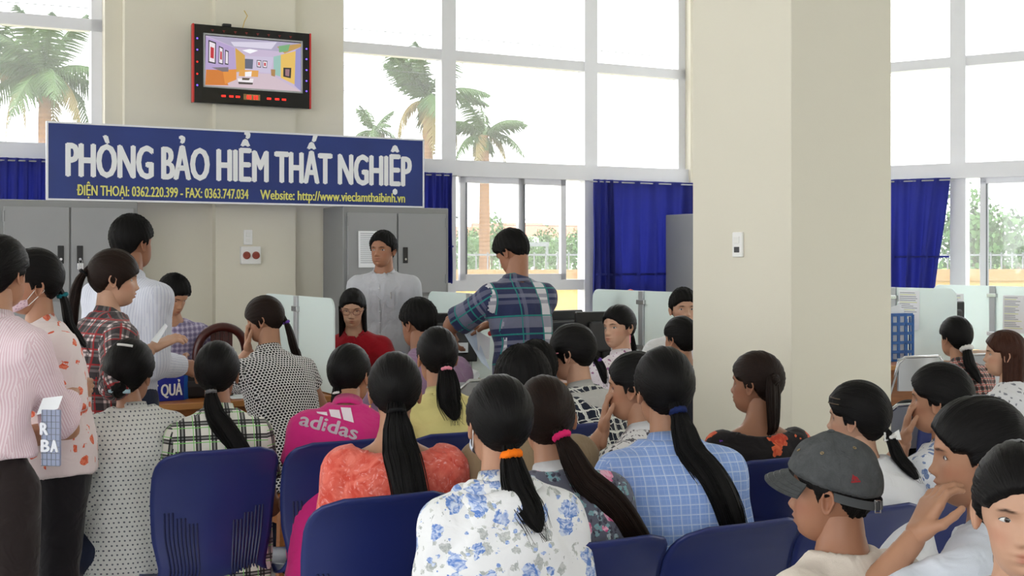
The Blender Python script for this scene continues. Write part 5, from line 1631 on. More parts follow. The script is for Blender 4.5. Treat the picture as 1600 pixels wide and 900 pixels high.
K['brown_plaid'] = plaid('brown_black_plaid', (214, 196, 186), [(0, .034, 0, .0085, (40, 26, 30), .85), (1, .034, 0, .0085, (40, 26, 30), .85), (0, .034, .5, .003, (176, 90, 84), .8), (1, .034, .5, .003, (176, 90, 84), .8)])
K['grey_leaf'] = floral('white_grey_leaf_cotton', (222, 222, 226), [(50, .34, (110, 112, 124), (150, 152, 160), .7, .5)])
PANT = {'black': cloth('black_trousers', (30, 28, 32)), 'navy': cloth('navy_trousers', (40, 46, 66)), 'jean': cloth('grey_jeans', (78, 84, 96)), 'brown': cloth('dark_brown_trousers', (40, 32, 32)), 'coral': K['coral']}
TIE = {k: plain(k + '_hair_tie', c, .75, .2, bump=.4, bscale=180) for k, c in dict(purple=(110, 70, 170), pink=(240, 150, 170), hotpink=(226, 40, 110), navy=(26, 40, 90), black=(16, 16, 18), grey=(110, 110, 112), white=(232, 230, 228), teal=(30, 110, 120)).items()}
TIE['orange'] = M['orange']
pony = lambda **k: dict(dict(kind='pony', tail=.34, tie=TIE['black']), **k)
short = lambda **k: dict(dict(kind='short', color='short', thick=.014, root=(0, .1, 1)), **k)

# ------------------------------------------------------------ people, far to near
person('man_grey', 'man in grey shirt and belt standing before the grey cabinet', (598, 391, 8.35), 172, 'stand', 1, .02, hy=-12, male=True, shirt=K['grey'], sleeve=.7, loose=.02, pants=PANT['black'], hair=short(line='swept', thick=.017), armL='down', armR='down', skin=2, collar=K['greycollar'], face=True, hem=-.06)
person('clerk_red', 'clerk in red shirt and glasses seated behind the divider', (551, 482, 7.75), 172, lean=18, slouch=.07, hp=14, hy=10, seat=.47, shirt=K['red'], sleeve=.6, pants=PANT['black'], hair=dict(kind='loose', thick=.011, root=(0, .1, 1), line='pony', length=(1.75, .30, .09, .012)), armL='desk', armR='desk', skin=0, collar=K['red'], face='down')
person('boy_purple', 'dark-haired person in purple plaid shirt behind the blue plate', (271, 462, 7.5), 205, lean=10, slouch=.05, hp=30, hy=30, seat=.55, male=True, shirt=K['purple_plaid'], sleeve=.8, pants=PANT['navy'], hair=short(thick=.018), armL='desk', armR='desk', face='down')
person('peek', 'person peeking out from behind the thick pillar', (1068, 483, 7.35), 180, lean=8, hy=8, seat=.45, shirt=K['white'], pants=PANT['black'], hair=short(thick=.015), face=True, armL='desk', armR='desk', skin=0)
person('man_lavender', 'man in lavender shirt seated at the desk', (653, 506, 6.45), 40, lean=14, slouch=.06, hy=8, hp=12, male=True, shirt=K['lavender'], sleeve=.7, loose=.018, pants=PANT['black'], hair=short(), armL='desk', armR='desk', skin=2, collar=K['lavender'])
person('polka', 'woman in black and white polka-dot blouse leaning on the desk', (412, 500, 6.2), 38, hscale=.94, shoulders=.92, lean=20, slouch=.07, hy=45, hp=12, seat=.46, shirt=K['polka'], sleeve=.35, pants=PANT['navy'], hair=pony(root=(.25, -1, -.12), tail=.34, width=.032, sway=(.22, 0), out=.35, tie=TIE['purple'], color='brown', line='fringe'), armL='face', armR='desk', skin=1, collar=K['polka'], fine=True)
person('man_plaid', 'man in navy plaid shirt standing and sorting papers', (800, 395, 6.75), 30, 'stand', 6, .05, hy=24, hp=32, male=True, shirt=K['navy_plaid'], sleeve=.85, loose=.02, pants=PANT['navy'], hair=short(thick=.016), armL=('px', (704, 510, 6.98), (.25, .2, -.9), (.8, .2, .1), (-.6, -.6, -.4)), armR=('px', (768, 506, 7.05), (-.8, .25, -.15), (0, .2, -1), (.6, -.3, -.8)), skin=2, collar=K['navy_plaid'], fine=True, shoulders=.92, width=.9)
person('look_round', 'woman in lilac-flowered blouse turning to look back', (966, 512, 6.6), 20, lean=10, slouch=.04, hy=112, hr=4, seat=.42, shirt=K['lilac_flower'], sleeve=.9, pants=PANT['black'], hair=pony(root=(.3, -1, 0), tail=.20, width=.024, tie=TIE['black'], sway=(.1, 0)), collar=K['lilac_flower'], skin=0, face=True, fine=True)
person('pillar_tail', 'black-haired woman sitting half behind the thick pillar', (1062, 530, 6.4), 35, lean=8, hy=5, shirt=K['dark'], pants=PANT['black'], hair=pony(root=(.1, -1, .05), tail=.32, tie=TIE['teal']), skin=1)
person('scrunchie', 'woman in brown plaid shirt with white scrunchie', (1492, 528, 6.9), 28, lean=12, hy=-6, shirt=K['brown_plaid'], sleeve=1.8, pants=PANT['black'], hair=pony(root=(-.1, -1, -.35), tail=.26, width=.034, tie=TIE['white'], tie_r=.026, thick=.014), collar=K['brown_plaid'])
person('red_hair', 'woman with reddish hair in grey-leaf blouse in profile', (1568, 554, 5.95), 40, lean=10, hy=32, shirt=K['grey_leaf'], sleeve=.9, pants=PANT['black'], hair=dict(kind='loose', color='red', thick=.012, root=(0, .1, 1), line='pony', length=(1.7, .26, .09, .01)), skin=0, face=True)
person('grid', 'woman in navy grid shirt with grey hood holding her chin', (893, 552, 5.2), 45, lean=16, slouch=.06, hy=20, hp=8, shirt=K['navy_grid'], sleeve=1.85, loose=.02, pants=PANT['navy'], hair=pony(root=(.45, -1, -.30), tail=.13, width=.028, tie=TIE['purple'], line='fringe'), armL='face', skin=0, fine=True, collar=K['greyhood'])
person('yellow', 'woman in pale yellow shirt with pink hair tie', (682, 558, 4.95), 26, lean=10, slouch=.04, hy=-6, shirt=K['yellow'], sleeve=.8, pants=PANT['jean'], hair=pony(root=(.05, -1, -.22), tail=.27, width=.043, tie=TIE['pink'], strands=46, flat=.4), collar=K['yellow'], skin=1)
person('short_dark', 'dark-haired man half hidden behind the khaki shirt', (836, 578, 5.1), 30, lean=12, male=True, shirt=K['dark'], sleeve=.8, pants=PANT['black'], hair=short(), skin=2)
person('man_white', 'man in white pinstriped shirt standing with his back turned', (208, 380, 5.7), -22, 'stand', 3, .03, hy=-8, male=True, shirt=K['white_shirt'], sleeve=1.95, shoulders=.92, width=.88, loose=.014, pants=PANT['navy'], hair=short(thick=.016), armL='down', armR='bent', skin=2, collar=K['white_shirt'])
person('red_plaid', 'woman in red and black plaid shirt standing in profile', (180, 436, 4.9), -52, 'stand', 4, .03, hy=-18, hp=6, shirt=K['red_plaid'], sleeve=1.7, loose=.02, pants=PANT['black'], hair=pony(root=(.0, -1, .30), tail=.34, width=.036, tie=TIE['black'], color='brown', line='fringe', out=.5), armL='down', armR=('px', (236, 545, 4.75), (.6, .3, .3), (0, .3, -1), (.2, -1, -.7)), skin=0, collar=K['red_plaid'], face=True, fine=True)
person('polka_plaid', 'woman in white and green plaid shirt with long ponytail', (340, 584, 4.6), 18, shoulders=.9, width=.95, lean=9, slouch=.04, hy=-14, shirt=K['green_plaid'], sleeve=.62, loose=.013, pants=PANT['navy'], hair=pony(root=(-.12, -1, -.42), tail=.46, width=.036, tie=TIE['grey'], sway=(.42, 0), thick=.014), collar=K['green_plaid'], skin=2)
person('pink_shirt', 'woman in bright pink shirt with white logo', (547, 586, 4.8), 12, head_off=(.12, .5, 0), lean=14, slouch=.05, tilt=4, hy=-30, shirt=K['pink'], sleeve=.5, loose=.014, pants=PANT['jean'], hair=pony(root=(-.22, -1, -.48), tail=.26, width=.030, tie=TIE['white'], sway=(.95, 0), tie_r=.009), collar=K['pink'], skin=1)
person('dotted', 'woman in white dotted shirt seated sideways on the red stool', (203, 584, 4.62), 34, legyaw=48, hscale=1.08, width=1.08, lean=5, slouch=.05, hy=-44, hr=4, seat=.42, shirt=K['grey_dots'], sleeve=1.9, loose=.026, pants=PANT['navy'], hair=dict(kind='pony', thick=.016, root=(.1, -1, -.45), bun=(.032, .7)), collar=K['grey_dots'], armL='lapin', armR='lapin', skin=1, knees=.14)
person('mask_woman', 'woman in orange-flowered blouse with lowered face mask', (50, 442, 4.25), 128, 'stand', 2, .03, hy=-10, hp=5, hr=-8, shirt=K['orange_flower'], sleeve=.75, loose=.02, pants=PANT['black'], hair=pony(root=(.05, -1, -.35), tail=.24, width=.026, tie=TIE['teal'], out=.4), armL='bent', armR='bent', skin=1, collar=K['orange_flower'], face=True, fine=True)
person('pink_stripe', 'woman in pink striped shirt standing with her back turned', (2, 428, 3.9), -16, 'stand', 2, .03, hy=2, shoulders=.88, width=.86, hem=.085, shirt=K['pink_stripe'], sleeve=1.55, loose=.018, pants=PANT['brown'], hair=pony(root=(-.05, -1, -.38), tail=.30, width=.03, tie=TIE['black'], thick=.014), armL='down', armR=('px', (116, 606, 4.18), (.2, .9, -.1), (-1, 0, 0), (.25, -.6, -1)), skin=1, collar=K['pink_stripe'], fine=True)
person('black_dress', 'woman in black floral dress with half-up hair', (1180, 600, 4.4), 8, lean=7, slouch=.04, hy=48, shirt=K['black_dress'], sleeve=.55, neck='wide', loose=.012, pants=PANT['black'], hair=pony(root=(-.55, -1, .25), tail=.27, width=.044, tie=None, color='brown', flat=.35, out=.05, bun=(.026, .7), prof=((0, .05, .2, .5, .8, 1), (.7, .85, 1.0, .85, .5, .12))), skin=2, face=True)
person('lace', 'woman in black lace-print blouse in profile', (990, 606, 4.1), 45, lean=11, slouch=.05, hy=25, hp=2, shirt=K['black_lace'], sleeve=.9, pants=PANT['black'], hair=pony(root=(.2, -1, -.2), tail=.2, tie=TIE['black']), collar=K['white'], skin=1, armL='face', face=True)
person('khaki', 'man with short black hair in khaki shirt', (815, 602, 3.95), 25, lean=9, hy=0, male=True, shirt=K['khaki'], sleeve=.7, pants=PANT['black'], hair=short(thick=.016), skin=2)
person('coral', 'woman in coral tie-dyed blouse with long ponytail', (617, 612, 3.8), 6, lean=7, slouch=.03, hy=0, shirt=K['coral'], sleeve=.62, loose=.02, pants=PANT['coral'], hair=pony(root=(.02, -1, -.30), tail=.46, width=.050, tie=TIE['black'], thick=.013, sway=(.12, 0), strands=40), armL='lap', armR='lap', skin=1, neck='wide')
person('blue_floral', 'woman in white hooded blouse with blue roses and orange hair tie', (778, 662, 3.1), 12, lean=9, slouch=.05, hy=8, hr=2, shirt=K['blue_rose'], sleeve=1.9, shoulders=.95, loose=.018, pants=PANT['black'], hair=pony(root=(.02, -1, -.52), tail=.27, width=.036, tie=TIE['orange'], tie_r=.02, thick=.013, strands=40, sway=(.1, 0)), skin=1, collar=K['blue_rose'], h=.009)
person('pink_rose', 'woman in pink rose blouse with very long brown hair', (853, 655, 3.35), 22, lean=10, slouch=.05, tilt=-6, hy=-16, hr=-6, shirt=K['pink_rose'], sleeve=.8, loose=.014, pants=PANT['jean'], hair=pony(root=(.18, -1, -.15), tail=.52, width=.036, tie=TIE['hotpink'], color='brown', sway=(.62, 0), tie_r=.018, strands=50), skin=1, collar=K['white'], h=.009)
person('blue_check', 'woman in light blue checked shirt with very long ponytail', (1036, 610, 3.6), 16, lean=8, slouch=.04, hy=-2, shirt=K['blue_check'], sleeve=1.9, loose=.024, pants=PANT['jean'], hair=pony(root=(.0, -1, -.28), tail=.52, width=.042, tie=TIE['navy'], sway=(.28, 0), tie_r=.018, thick=.015, strands=80), skin=1, collar=K['blue_check'], h=.009)
person('white_bow', 'woman in white with hair clips and a white bow', (1337, 655, 3.8), 28, lean=10, slouch=.06, hy=28, shirt=K['white'], sleeve=1.8, loose=.024, pants=PANT['black'], hair=pony(root=(.2, -1, -.35), tail=.2, width=.03, tie=TIE['white'], thick=.015), skin=0, face=True)
person('blue_flower', 'woman in blue-flowered blouse leaning her cheek on her hand', (1466, 626, 3.95), 36, lean=10, slouch=.05, hy=22, shirt=K['blue_flower'], sleeve=1.5, loose=.022, pants=PANT['black'], hair=pony(root=(.15, -1, -.25), tail=.12, width=.026, tie=TIE['teal'], thick=.015), skin=1, armL='face', collar=K['blue_flower'], face=True)
person('cap_man', 'man in grey cap and cream shirt seen from behind', (1298, 770, 2.6), 34, hscale=.97, lean=6, slouch=.04, hy=28, hp=2, male=True, shirt=K['cream'], sleeve=.7, loose=.016, pants=PANT['black'], hair=dict(kind='short', color='short', thick=.006, root=(0, .1, 1)), skin=2, face=True, fine=True, h=.008)
person('chin_hand', 'woman in pale white shirt resting her chin on her hand', (1524, 712, 2.62), 40, lean=12, slouch=.06, hy=34, hp=4, shirt=K['paleblue'], sleeve=.85, loose=.02, pants=PANT['black'], hair=dict(kind='pony', thick=.015, root=(.3, -1, .35), bun=(.035, .8)), skin=1, face=True, fine=True, collar=K['paleblue'], h=.008, armL=('px', (1428, 842, 2.52), (.42, .1, .75), (.8, .2, -.5), (-.4, -.3, -1)))
person('corner_face', 'woman in white looking straight into the room from the corner', (1596, 800, 2.1), 150, lean=5, slouch=.03, hy=14, hp=4, shirt=K['white'], sleeve=.8, pants=PANT['black'], hair=pony(root=(0, -1, 0), tail=.2), skin=0, face=True, fine=True, h=.008, look=-.002)
# ------------------------------------------------------------ what people wear and hold
def hp_(I, p):      # head-local point(s) to person-local
    return (np.asarray(p, float) * I['hs']) @ I['Rh'].T + I['hc']

def planar_uv(V, F): return np.stack([V[:, 0], V[:, 2]], 1)[np.asarray(F).ravel()]

def on_back(I, X, T_, off=.008, front=False):
    """points of the shirt's back (or front) at lateral X and height T_ above the pelvis"""
    X, T_ = np.asarray(X, float), np.asarray(T_, float); sg = -1 if front else 1
    if 'bvh' not in I: I['bvh'] = BVHTree.FromPolygons(I['cloth'][0].tolist(), I['cloth'][1].tolist())
    out = []; dr = Vector(sg * I['V'])
    for x, t in zip(X, T_):
        p = I['P'] + x * I['U'] + t * I['W'] - sg * .45 * I['V']
        hit = I['bvh'].ray_cast(Vector(p), dr)[0]
        out.append(np.array(hit) - sg * (off - .005) * I['V'] if hit is not None else (out[-1] if out else p + sg * .35 * I['V']))
    return np.array(out)

# the sport logo across the pink shirt
I = PEOPLE['pink_shirt']
c = I['tolocal'](at(513, 666, 4.62)) - I['P']; cx, ct = c.dot(I['U']), c.dot(I['W'])
V2, F2 = letters('adidas', .205, .050, .045, .001)
ca, sa = math.cos(-.26), math.sin(-.26)
x, z = V2[:, 0], V2[:, 2] - .03
P3 = on_back(I, cx + x * ca - z * sa, ct + x * sa + z * ca)
wl = plain('white_print', (240, 226, 236), .7)
MB().add(P3, F2).build('lettering', wl, I['root'])
for k, (x0, w, hgt) in enumerate(((-.052, .044, .014), (-.004, .046, .034), (.042, .046, .054))):
    q = np.array([(x0, .030), (x0 + w * .82, .030), (x0 + w * .82 - hgt * .45, .030 + hgt), (x0 - hgt * .40, .030 + hgt - .008)])
    # the bars stand on the word, cut level along their tops
    n_ = 5; G = []
    for a in np.linspace(0, 1, n_):
        L_ = q[0] * (1 - a) + q[3] * a; R_ = q[1] * (1 - a) + q[2] * a
        row = np.array([L_ * (1 - b) + R_ * b for b in np.linspace(0, 1, 4)])
        G.append(on_back(I, cx + row[:, 0] * ca - row[:, 1] * sa, ct + row[:, 0] * sa + row[:, 1] * ca))
    MB().grid(G).build('logo_bar', wl, I['root'])

# grey cap
def make_cap(I):
    fab = NT('washed_grey_canvas'); fab.base(fab.mix(fab.noise(30, detail=5, dist=1.2), hexc(58, 60, 62), hexc(92, 94, 95)), .9, .15); fab.bump(fab.noise(60, detail=4, dist=2), .5, .006)
    root = I['root']; d = head_dirs(96, 64, False); r = skull(d, True); P = d * r[..., None]
    az = np.arctan2(d[..., 0], d[..., 1])
    f = P[..., 2] - (.022 + .30 * P[..., 1])
    arch = .030 * np.exp(-((np.abs(az) - math.pi) / .42) ** 2) * 0
    sm = np.clip((f - arch + .004) / .01, 0, 1)
    top = np.clip(d[..., 2], 0, 1)
    seam = -.0022 * np.exp(-((np.abs((az / (math.pi / 3)) % 1 - .5) - .5) / .035) ** 2) * (top < .97)
    wr = .0035 * np.sin(P[..., 0] * 90 + 60 * P[..., 2]) * np.sin(P[..., 1] * 70 + 1.3)
    R = r - .012 * (1 - sm) + sm * (.014 + .012 * top + seam + wr)
    V = hp_(I, (d * R[..., None]).reshape(-1, 3)); F = wrap_faces(64, 96)
    cap = npmesh('cap', V, F, fab.mat, root)
    rows = []
    for k, q in enumerate(np.linspace(0, 1, 9)):
        row = []
        for a in np.linspace(-1.15, 1.15, 25):
            rr = .102 + .058 * q * math.cos(a * .95) ** .6
            row.append((math.sin(a) * rr * .86, math.cos(a) * rr - .008, .055 - .018 * q - .030 * (math.sin(a) ** 2) * (1 + .3 * q)))
        rows.append(row)
    G = np.array(rows); mb = MB().grid(hp_(I, G.reshape(-1, 3)).reshape(G.shape)); H = G.copy(); H[..., 2] -= .004
    mb.grid(hp_(I, H.reshape(-1, 3)).reshape(G.shape), flip=True); mb.build('visor', fab.mat, cap, True)
    for q in (3, 5, 7):
        MB().tube(hp_(I, G[q] + np.array((0, 0, .0008))), .0008, 4).build('stitch_line', M['dark'], cap)
    st = []
    for up in (-.010, .010):
        row = []
        for a in np.linspace(math.pi - 1.15, math.pi + 1.25, 30):
            dv = np.array((math.sin(a), math.cos(a), -.08)); dv /= np.linalg.norm(dv); rr = float(skull(dv[None], True)[0]) + .0175
            row.append(dv * rr + np.array((0, 0, up - .004 + .30 * (dv * rr)[1] + .022 + .004)))
        st.append(row)
    st = np.array(st); mb = MB().grid(hp_(I, st.reshape(-1, 3)).reshape(st.shape)); mb.build('strap', plain('strap_webbing', (66, 68, 70), .8), cap, True)
    c = hp_(I, st[:, 17].mean(0) * 1.02); a1 = nrm(hp_(I, st[1, 17]) - hp_(I, st[0, 17])); a2 = nrm(hp_(I, st[0, 18]) - hp_(I, st[0, 16]))
    bk = [c + .012 * a1 + .009 * a2, c + .012 * a1 - .009 * a2, c - .012 * a1 - .009 * a2, c - .012 * a1 + .009 * a2]
    MB().tube(bk + bk[:1], .0014, 6).build('buckle', M['chrome'], cap)
    tp_ = hp_(I, (0, -.006, .146)); MB().lathe([(.008, 0), (.007, .003), (.002, .005)], 12, tuple(tp_ - np.array((0, 0, .004)))).build('button', fab.mat, cap, True)
    def surf(a, el, off=.001):
        dv = np.array((math.sin(a) * math.cos(el), math.cos(a) * math.cos(el), math.sin(el)))
        rr = float(skull(dv[None], True)[0]) + .014 + .012 * max(0, dv[2]) + off; return dv * rr, dv
    for a, el in ((-.6, .95), (-1.6, .95), (-2.6, .95)):
        p, dv = surf(a, el); e1 = nrm(np.cross(dv, (0, 0, 1))); e2 = np.cross(dv, e1)
        MB().tube([hp_(I, p + .0034 * (math.cos(t) * e1 + math.sin(t) * e2)) for t in np.linspace(0, 6.283, 13)], .0011, 5).build('eyelet', plain('brass_eyelet', (150, 130, 96), .4, .5, .6), cap)
    em = plain('red_embroidery', (150, 34, 42), .8)
    p, dv = surf(-2.35, .42, .002); e1 = nrm(np.cross((0, 0, 1), dv)); e2 = np.cross(dv, e1)
    for pts in ([(-.012, -.009), (.012, -.009), (.012, -.005), (-.012, -.005)], [(-.003, -.005), (.003, -.005), (.004, .011), (-.004, .011)], [(-.010, -.004), (-.006, -.004), (.0, .006), (-.004, .008)], [(.006, -.004), (.010, -.004), (.004, .008), (.0, .006)], [(-.006, .011), (.006, .011), (.003, .014), (-.003, .014)]):
        MB().add([hp_(I, p + a * e1 + b * e2) for a, b in pts], [(0, 1, 2, 3)]).build('emblem', em, cap)
make_cap(PEOPLE['cap_man'])

# face masks
def mask(I, zc, mat, drop=0.0):
    rows = []
    for v in np.linspace(0, 1, 10):
        row = []
        for a in np.linspace(-1.15, 1.15, 21):
            z = zc + .032 * (1 - abs(a) * .35) - v * (.072 - .028 * abs(a))
            dv = np.array((math.sin(a), math.cos(a), 0)); k = 1.0
            dd = nrm((dv[0], dv[1], z / .088)); rr = float(skull(dd[None])[0]) + .008 + .008 * math.cos(a) * math.sin(v * math.pi)
            p = dd * rr; row.append((p[0], p[1] + drop, p[2]))
        rows.append(row)
    G = np.array(rows); b = hp_(I, G.reshape(-1, 3)).reshape(G.shape)
    V = b.reshape(-1, 3); g = wrap_faces(10, 21); g = g[(g[:, 0] % 21) != 20]
    uvv = np.stack(np.meshgrid(np.linspace(0, .07, 10), np.linspace(-.09, .09, 21), indexing='ij')[::-1], -1).reshape(-1, 2)
    m = npmesh('face_mask', V, g, mat, I['root'], uv=uvv[g.ravel()])
    for j, sg in ((0, -1), (20, 1)):
        e = hp_(I, (sg * .076, -.022, .012)); e2 = hp_(I, (sg * .078, -.03, -.02))
        MB().tube([V[j], e, e2, V[9 * 21 + j]], .0014, 5).build('ear_loop', M['white'], m)
mask(PEOPLE['mask_woman'], -.082, floral('pink_print_mask', (222, 196, 206), [(90, .35, (190, 130, 150), (160, 140, 170), .6, .4)]))
mask(PEOPLE['blue_floral'], -.07, cloth('pale_blue_mask', (206, 212, 226)))

# glasses of the clerk
I = PEOPLE['clerk_red']; gm = plain('dark_red_glasses_rim', (96, 22, 30), .3); g = MB()
for sg in (-1, 1):
    ring = [(sg * .032 + .021 * math.copysign(abs(math.cos(a)) ** .6, math.cos(a)), .094 - .25 * abs(sg * .032 + .021 * math.cos(a)) ** 1.3, -.001 + .0145 * math.copysign(abs(math.sin(a)) ** .6, math.sin(a))) for a in np.linspace(0, 6.283, 25)]
    g.tube(hp_(I, ring), .0014, 6)
    g.tube(hp_(I, [(sg * .053, .088, .004), (sg * .072, .06, .004), (sg * .076, -.01, .004)]), .0014, 6)
g.tube(hp_(I, [(-.011, .094, .002), (0, .098, .004), (.011, .094, .002)]), .0014, 6)
g.build('glasses', gm, I['root'], True)

# hoods lying on the shoulders
def hood(I, mat, size=1.0):
    H = SDF(); nb, U, V, W, s = I['nb'], I['U'], I['V'], I['W'], I['s']
    pts = []
    for a in np.linspace(-2.2, 2.2, 12):
        r = (.078 + .012 * math.cos(a)) * s * size
        pts.append(nb + U * math.sin(a) * r * 1.05 - V * (math.cos(a) * r * .95 - .004) + W * (-.012 - .03 * max(0, math.cos(a))) * s)
    for a, b in zip(pts[:-1], pts[1:]): H.cap(a, b, .026 * s, .026 * s, .02)
    H.ell(nb - V * .098 * s - W * .070 * s, (.080 * s * size, .034 * s, .062 * s * size), np.stack([U, V, W], 1), k=.03)
    v, f = H.mesh(.009); v = v + vnormals(v, f) * folds(v, .005, 9, 1.5)[:, None]
    npmesh('hood', v, f, mat, I['root'], uv=planar_uv(v, f))
hood(PEOPLE['blue_floral'], K['blue_rose'], 1.15); hood(PEOPLE['grid'], K['greyhood'], 1.1)

# belt, pocket and buttons of the grey shirt
I = PEOPLE['man_grey']
def ring_at(I, t, extra, hgt, name, mat):
    a = np.linspace(0, 6.2832, 49)[:-1]; rows = []
    for dz in (-hgt, hgt):
        rows.append([I['P'] + I['W'] * (t + dz) + I['U'] * math.sin(x) * (.172 * I['s'] + extra) - I['V'] * math.cos(x) * (.120 * I['s'] + extra) for x in a])
    return MB().grid(rows, closed=True).build(name, mat, I['root'], True)
ring_at(I, -.045, .026, .018, 'belt', M['black'])
for t in np.linspace(.05, .40, 6):
    p = on_back(I, [0.0], [t * I['s']], .009, True)[0]; MB().lathe([(.005, -.002), (.005, .002)], 10).build('button', M['white'], I['root']).location = p
q = on_back(I, [-.095, -.045, -.045, -.095], np.array([.28, .28, .36, .36]) * I['s'], .011, True)
MB().add(q, [(0, 1, 2, 3)]).build('pocket', K['grey'], I['root'])
q = on_back(I, [-.075, -.075], np.array([.335, .375]) * I['s'], .014, True); MB().tube(q, .004, 6).build('pen', M['chrome'], I['root'])
p0 = on_back(I, [0, 0, 0, 0], np.array([.03, .18, .3, .42]) * I['s'], .008, True)
MB().tube(p0, .003, 5).build('placket', K['grey'], I['root'], True)

# hair ornaments
def clip_arc(I, az0, az1, el, off, rad, mat, name):
    pts = []
    for a in np.linspace(az0, az1, 9):
        dv = np.array((math.sin(a) * math.cos(el), math.cos(a) * math.cos(el), math.sin(el))); pts.append(dv * (float(skull(dv[None])[0]) + off))
    MB().tube(hp_(I, pts), rad, 6).build(name, mat, I['hair'], True)
pb_ = plain('pale_blue_comb', (170, 200, 214), .3)
clip_arc(PEOPLE['dotted'], math.pi - .5, math.pi + .2, .95, .024, .005, M['white'], 'hair_clip')
clip_arc(PEOPLE['dotted'], math.pi - .5, math.pi + .15, -.42, .040, .008, pb_, 'claw_comb')
for el in (.72, .55): clip_arc(PEOPLE['white_bow'], 1.9 + math.pi, 2.5 + math.pi, el, .022, .0018, plain('brown_pin', (88, 70, 52), .4), 'hair_pin')
clip_arc(PEOPLE['grid'], -1.25, -1.0, .10, .014, .003, TIE['pink'], 'hair_pin')
def beads(I, pts, mats, name):
    for i, p in enumerate(pts):
        bm = bmesh.new(); bmesh.ops.create_icosphere(bm, subdivisions=2, radius=.009)
        me = bpy.data.meshes.new(name); bm.to_mesh(me); bm.free(); me.materials.append(mats[i % len(mats)])
        o = link(bpy.data.objects.new(name, me), I['hair']); o.location = hp_(I, p)
I = PEOPLE['chin_hand']
dv = nrm((.3, -1, .35)); c0 = dv * .126; e1 = nrm(np.cross(dv, (0, 0, 1))); e2 = np.cross(dv, e1)
beads(I, [c0 + .026 * (math.cos(a) * e1 + math.sin(a) * e2) for a in np.linspace(0, 6.28, 11)[:-1]], [plain('red_bead', (160, 50, 40), .2), plain('teal_bead', (60, 130, 130), .2), plain('brown_bead', (120, 80, 60), .2)], 'bead')
I = PEOPLE['white_bow']; c0 = I['path'][1]
for sg in (-1, 1):
    MB().add([c0, c0 + np.array((sg * .03, -.01, .018)), c0 + np.array((sg * .034, -.016, -.012)), c0 + np.array((sg * .012, -.014, -.010))], [(0, 1, 2, 3)]).build('bow_loop', M['white'], I['hair'])
def earring(I, sg, mat, drop=.0):
    p = hp_(I, (sg * .079, -.008, -.042)); MB().tube([p, p + np.array((0, 0, -.006 - drop))], .0028, 6).build('earring', mat, I['body'])
gold = plain('gold', (212, 170, 80), .3, .5, .9)
earring(PEOPLE['coral'], -1, gold); earring(PEOPLE['red_hair'], -1, M['chrome'], .02); earring(PEOPLE['look_round'], -1, TIE['pink'], .035); earring(PEOPLE['pink_shirt'], 1, M['chrome'])

# ------------------------------------------------------------ things held
def sheet(px4, Z4, label, mat, group=None):
    """a sheet of paper hung from four picture corners at their own depths"""
    P = [at(x, y, z) for (x, y), z in zip(px4, Z4)]
    n_ = nrm(np.cross(P[1] - P[0], P[3] - P[0])); G = []
    for a in np.linspace(0, 1, 7):
        L_ = P[0] * (1 - a) + P[3] * a; R_ = P[1] * (1 - a) + P[2] * a
        G.append([L_ * (1 - b) + R_ * b + n_ * .012 * math.sin(a * 3.1) * math.sin(b * 3.1) for b in np.linspace(0, 1, 5)])
    G = np.array(G); return MB().grid(G).grid(G + n_ * .0008, flip=True).build('paper_sheet', mat, None, True, label, 'paper', group)
bluep = plain('pale_blue_paper', (206, 220, 238), .8, .2, var=.02)
sheet([(722, 516), (740, 512), (766, 578), (752, 566)], [7.0, 7.05, 6.95, 6.9], 'pale blue sheet hanging from the plaid-shirted man\'s hand', bluep)
sheet([(744, 516), (766, 528), (764, 562), (748, 556)], [7.0, 7.05, 7.0, 6.98], 'white folded sheet held by the plaid-shirted man', M['paper'])
sheet([(236, 532), (258, 505), (262, 510), (246, 536)], [4.7, 4.75, 4.75, 4.7], 'small white slip in the hand of the red plaid woman', M['paper'])
c = at(766, 521, 6.98); bm = bmesh.new(); bmesh.ops.create_uvsphere(bm, u_segments=14, v_segments=8, radius=.014); me = bpy.data.meshes.new('key_fob'); bm.to_mesh(me); bm.free(); me.materials.append(M['red'])
o = link(bpy.data.objects.new('key_fob', me)); o.location = c; o.scale = (1, .5, 1); tag(o, 'round red key fob dangling from the sorting man\'s fingers', 'key fob')
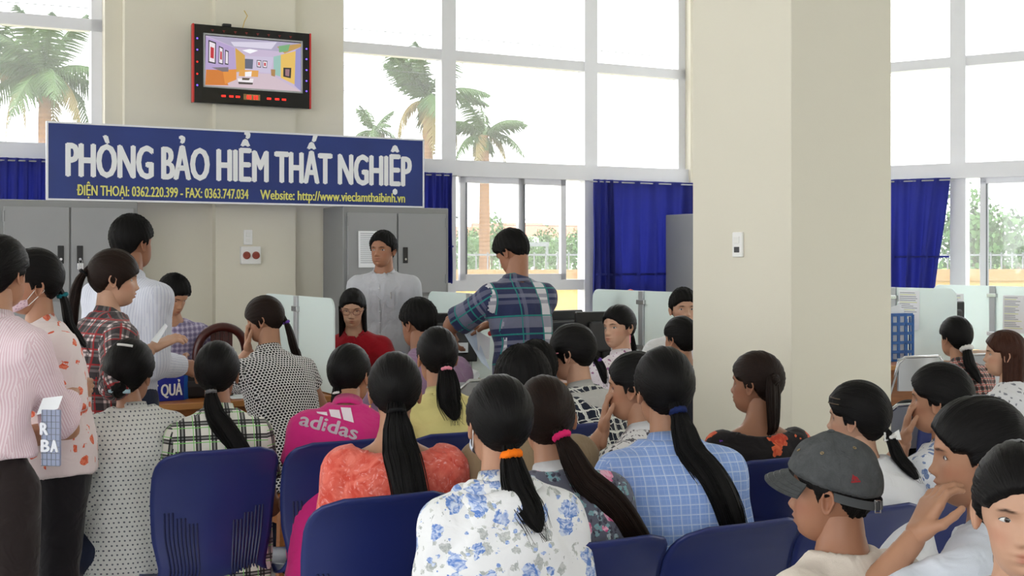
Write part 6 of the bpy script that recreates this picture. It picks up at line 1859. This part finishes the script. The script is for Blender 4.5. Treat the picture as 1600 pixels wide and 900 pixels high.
# document pouch with letters, in the hand of the woman in pink
bz = 3.80; A = at(66, 640, bz); Bq = at(95, 728, bz); pw = Bq[0] - A[0]; ph = A[2] - Bq[2]
root = thing('document_pouch', 'clear plastic pouch with white letters held by the pink-striped woman', 'pouch', (A[0], bz, Bq[2]), -.15)
pl = plain('grey_blue_pouch', (150, 158, 186), .3); wm = plain('pouch_letter', (236, 238, 246), .4)
MB().rbox(-.004, pw, 0, .012, 0, ph, .003).build('pouch_body', pl, root)
for i in range(9): MB().box(-.004, pw, -.001, .0, ph * i / 9, ph * i / 9 + .0018).build('grid_line', M['ink'], root)
for i in range(4): MB().box(i * .014, .0015 + i * .014, -.001, .0, 0, ph).build('grid_line', M['ink'], root)
for s_, xx, zz, ww in (('R', .008, ph * .56, .022), ('B', .012, ph * .26, .024), ('A', .040, ph * .26, .020)):
    V, F = letters(s_, ww, .034, .07); V[:, 0] += xx; V[:, 1] -= .003; V[:, 2] += zz; MB().add(V, F).build('lettering', wm, root)
MB().add([(-.02, .002, ph * .9), (pw * .9, .002, ph * 1.02), (pw * 1.15, .004, ph * 1.25), (.0, .004, ph * 1.2)], [(0, 1, 2, 3)]).build('paper_corner', M['paper'], root)

# stools, bag
I = PEOPLE['dotted']; stool(I['loc'][0], I['loc'][1], I['root'].rotation_euler[2], 'red plastic stool under the dotted shirt', plain('coral_red_plastic', (222, 84, 66), .4), .41)
I = PEOPLE['blue_floral']; stool(I['loc'][0], I['loc'][1], .3, 'blue plastic stool under the blue rose blouse', M['seat'], .39)
for k, lb in (('polka', 'brown plastic stool under the polka-dot blouse'), ('man_lavender', 'brown plastic stool under the lavender shirt'), ('look_round', 'brown plastic stool under the woman looking round'), ('pillar_tail', 'brown plastic stool behind the thick pillar'),
              ('scrunchie', 'brown plastic stool under the woman with white scrunchie'), ('clerk_red', 'brown plastic stool under the clerk with glasses'), ('boy_purple', 'tall brown stool behind the blue plate'), ('peek', 'brown plastic stool of the person peeking out'), ('corner_face', 'brown plastic stool under the woman in the corner')):
    I = PEOPLE[k]; stool(I['loc'][0], I['loc'][1], I['root'].rotation_euler[2], lb, M['wood'], I['P'][2] - .10)
bgm = plain('black_fabric_bag', (18, 18, 20), .8, .2, bump=.4, bscale=60)
c = at(1408, 672, 6.42); H = SDF(); H.ell((0, 0, .14), (.13, .08, .15), k=.05); H.cap((-.08, 0, .1), (.09, .02, .08), .08, .07, .05); H.ell((.04, 0, .26), (.07, .05, .06), k=.05)
v, f = H.mesh(.012); v = v + vnormals(v, f) * folds(v, .008, 3)[:, None]
root = thing('handbag', 'slouched black handbag on the seat beyond the thick pillar', 'bag', (c[0], c[1], .47)); npmesh('bag_body', v, f, bgm, root)
MB().tube([(-.07, 0, .2), (-.08, -.05, .28), (0, -.08, .26), (.08, -.05, .2), (.08, 0, .16)], .008, 8).build('strap', bgm, root, True)
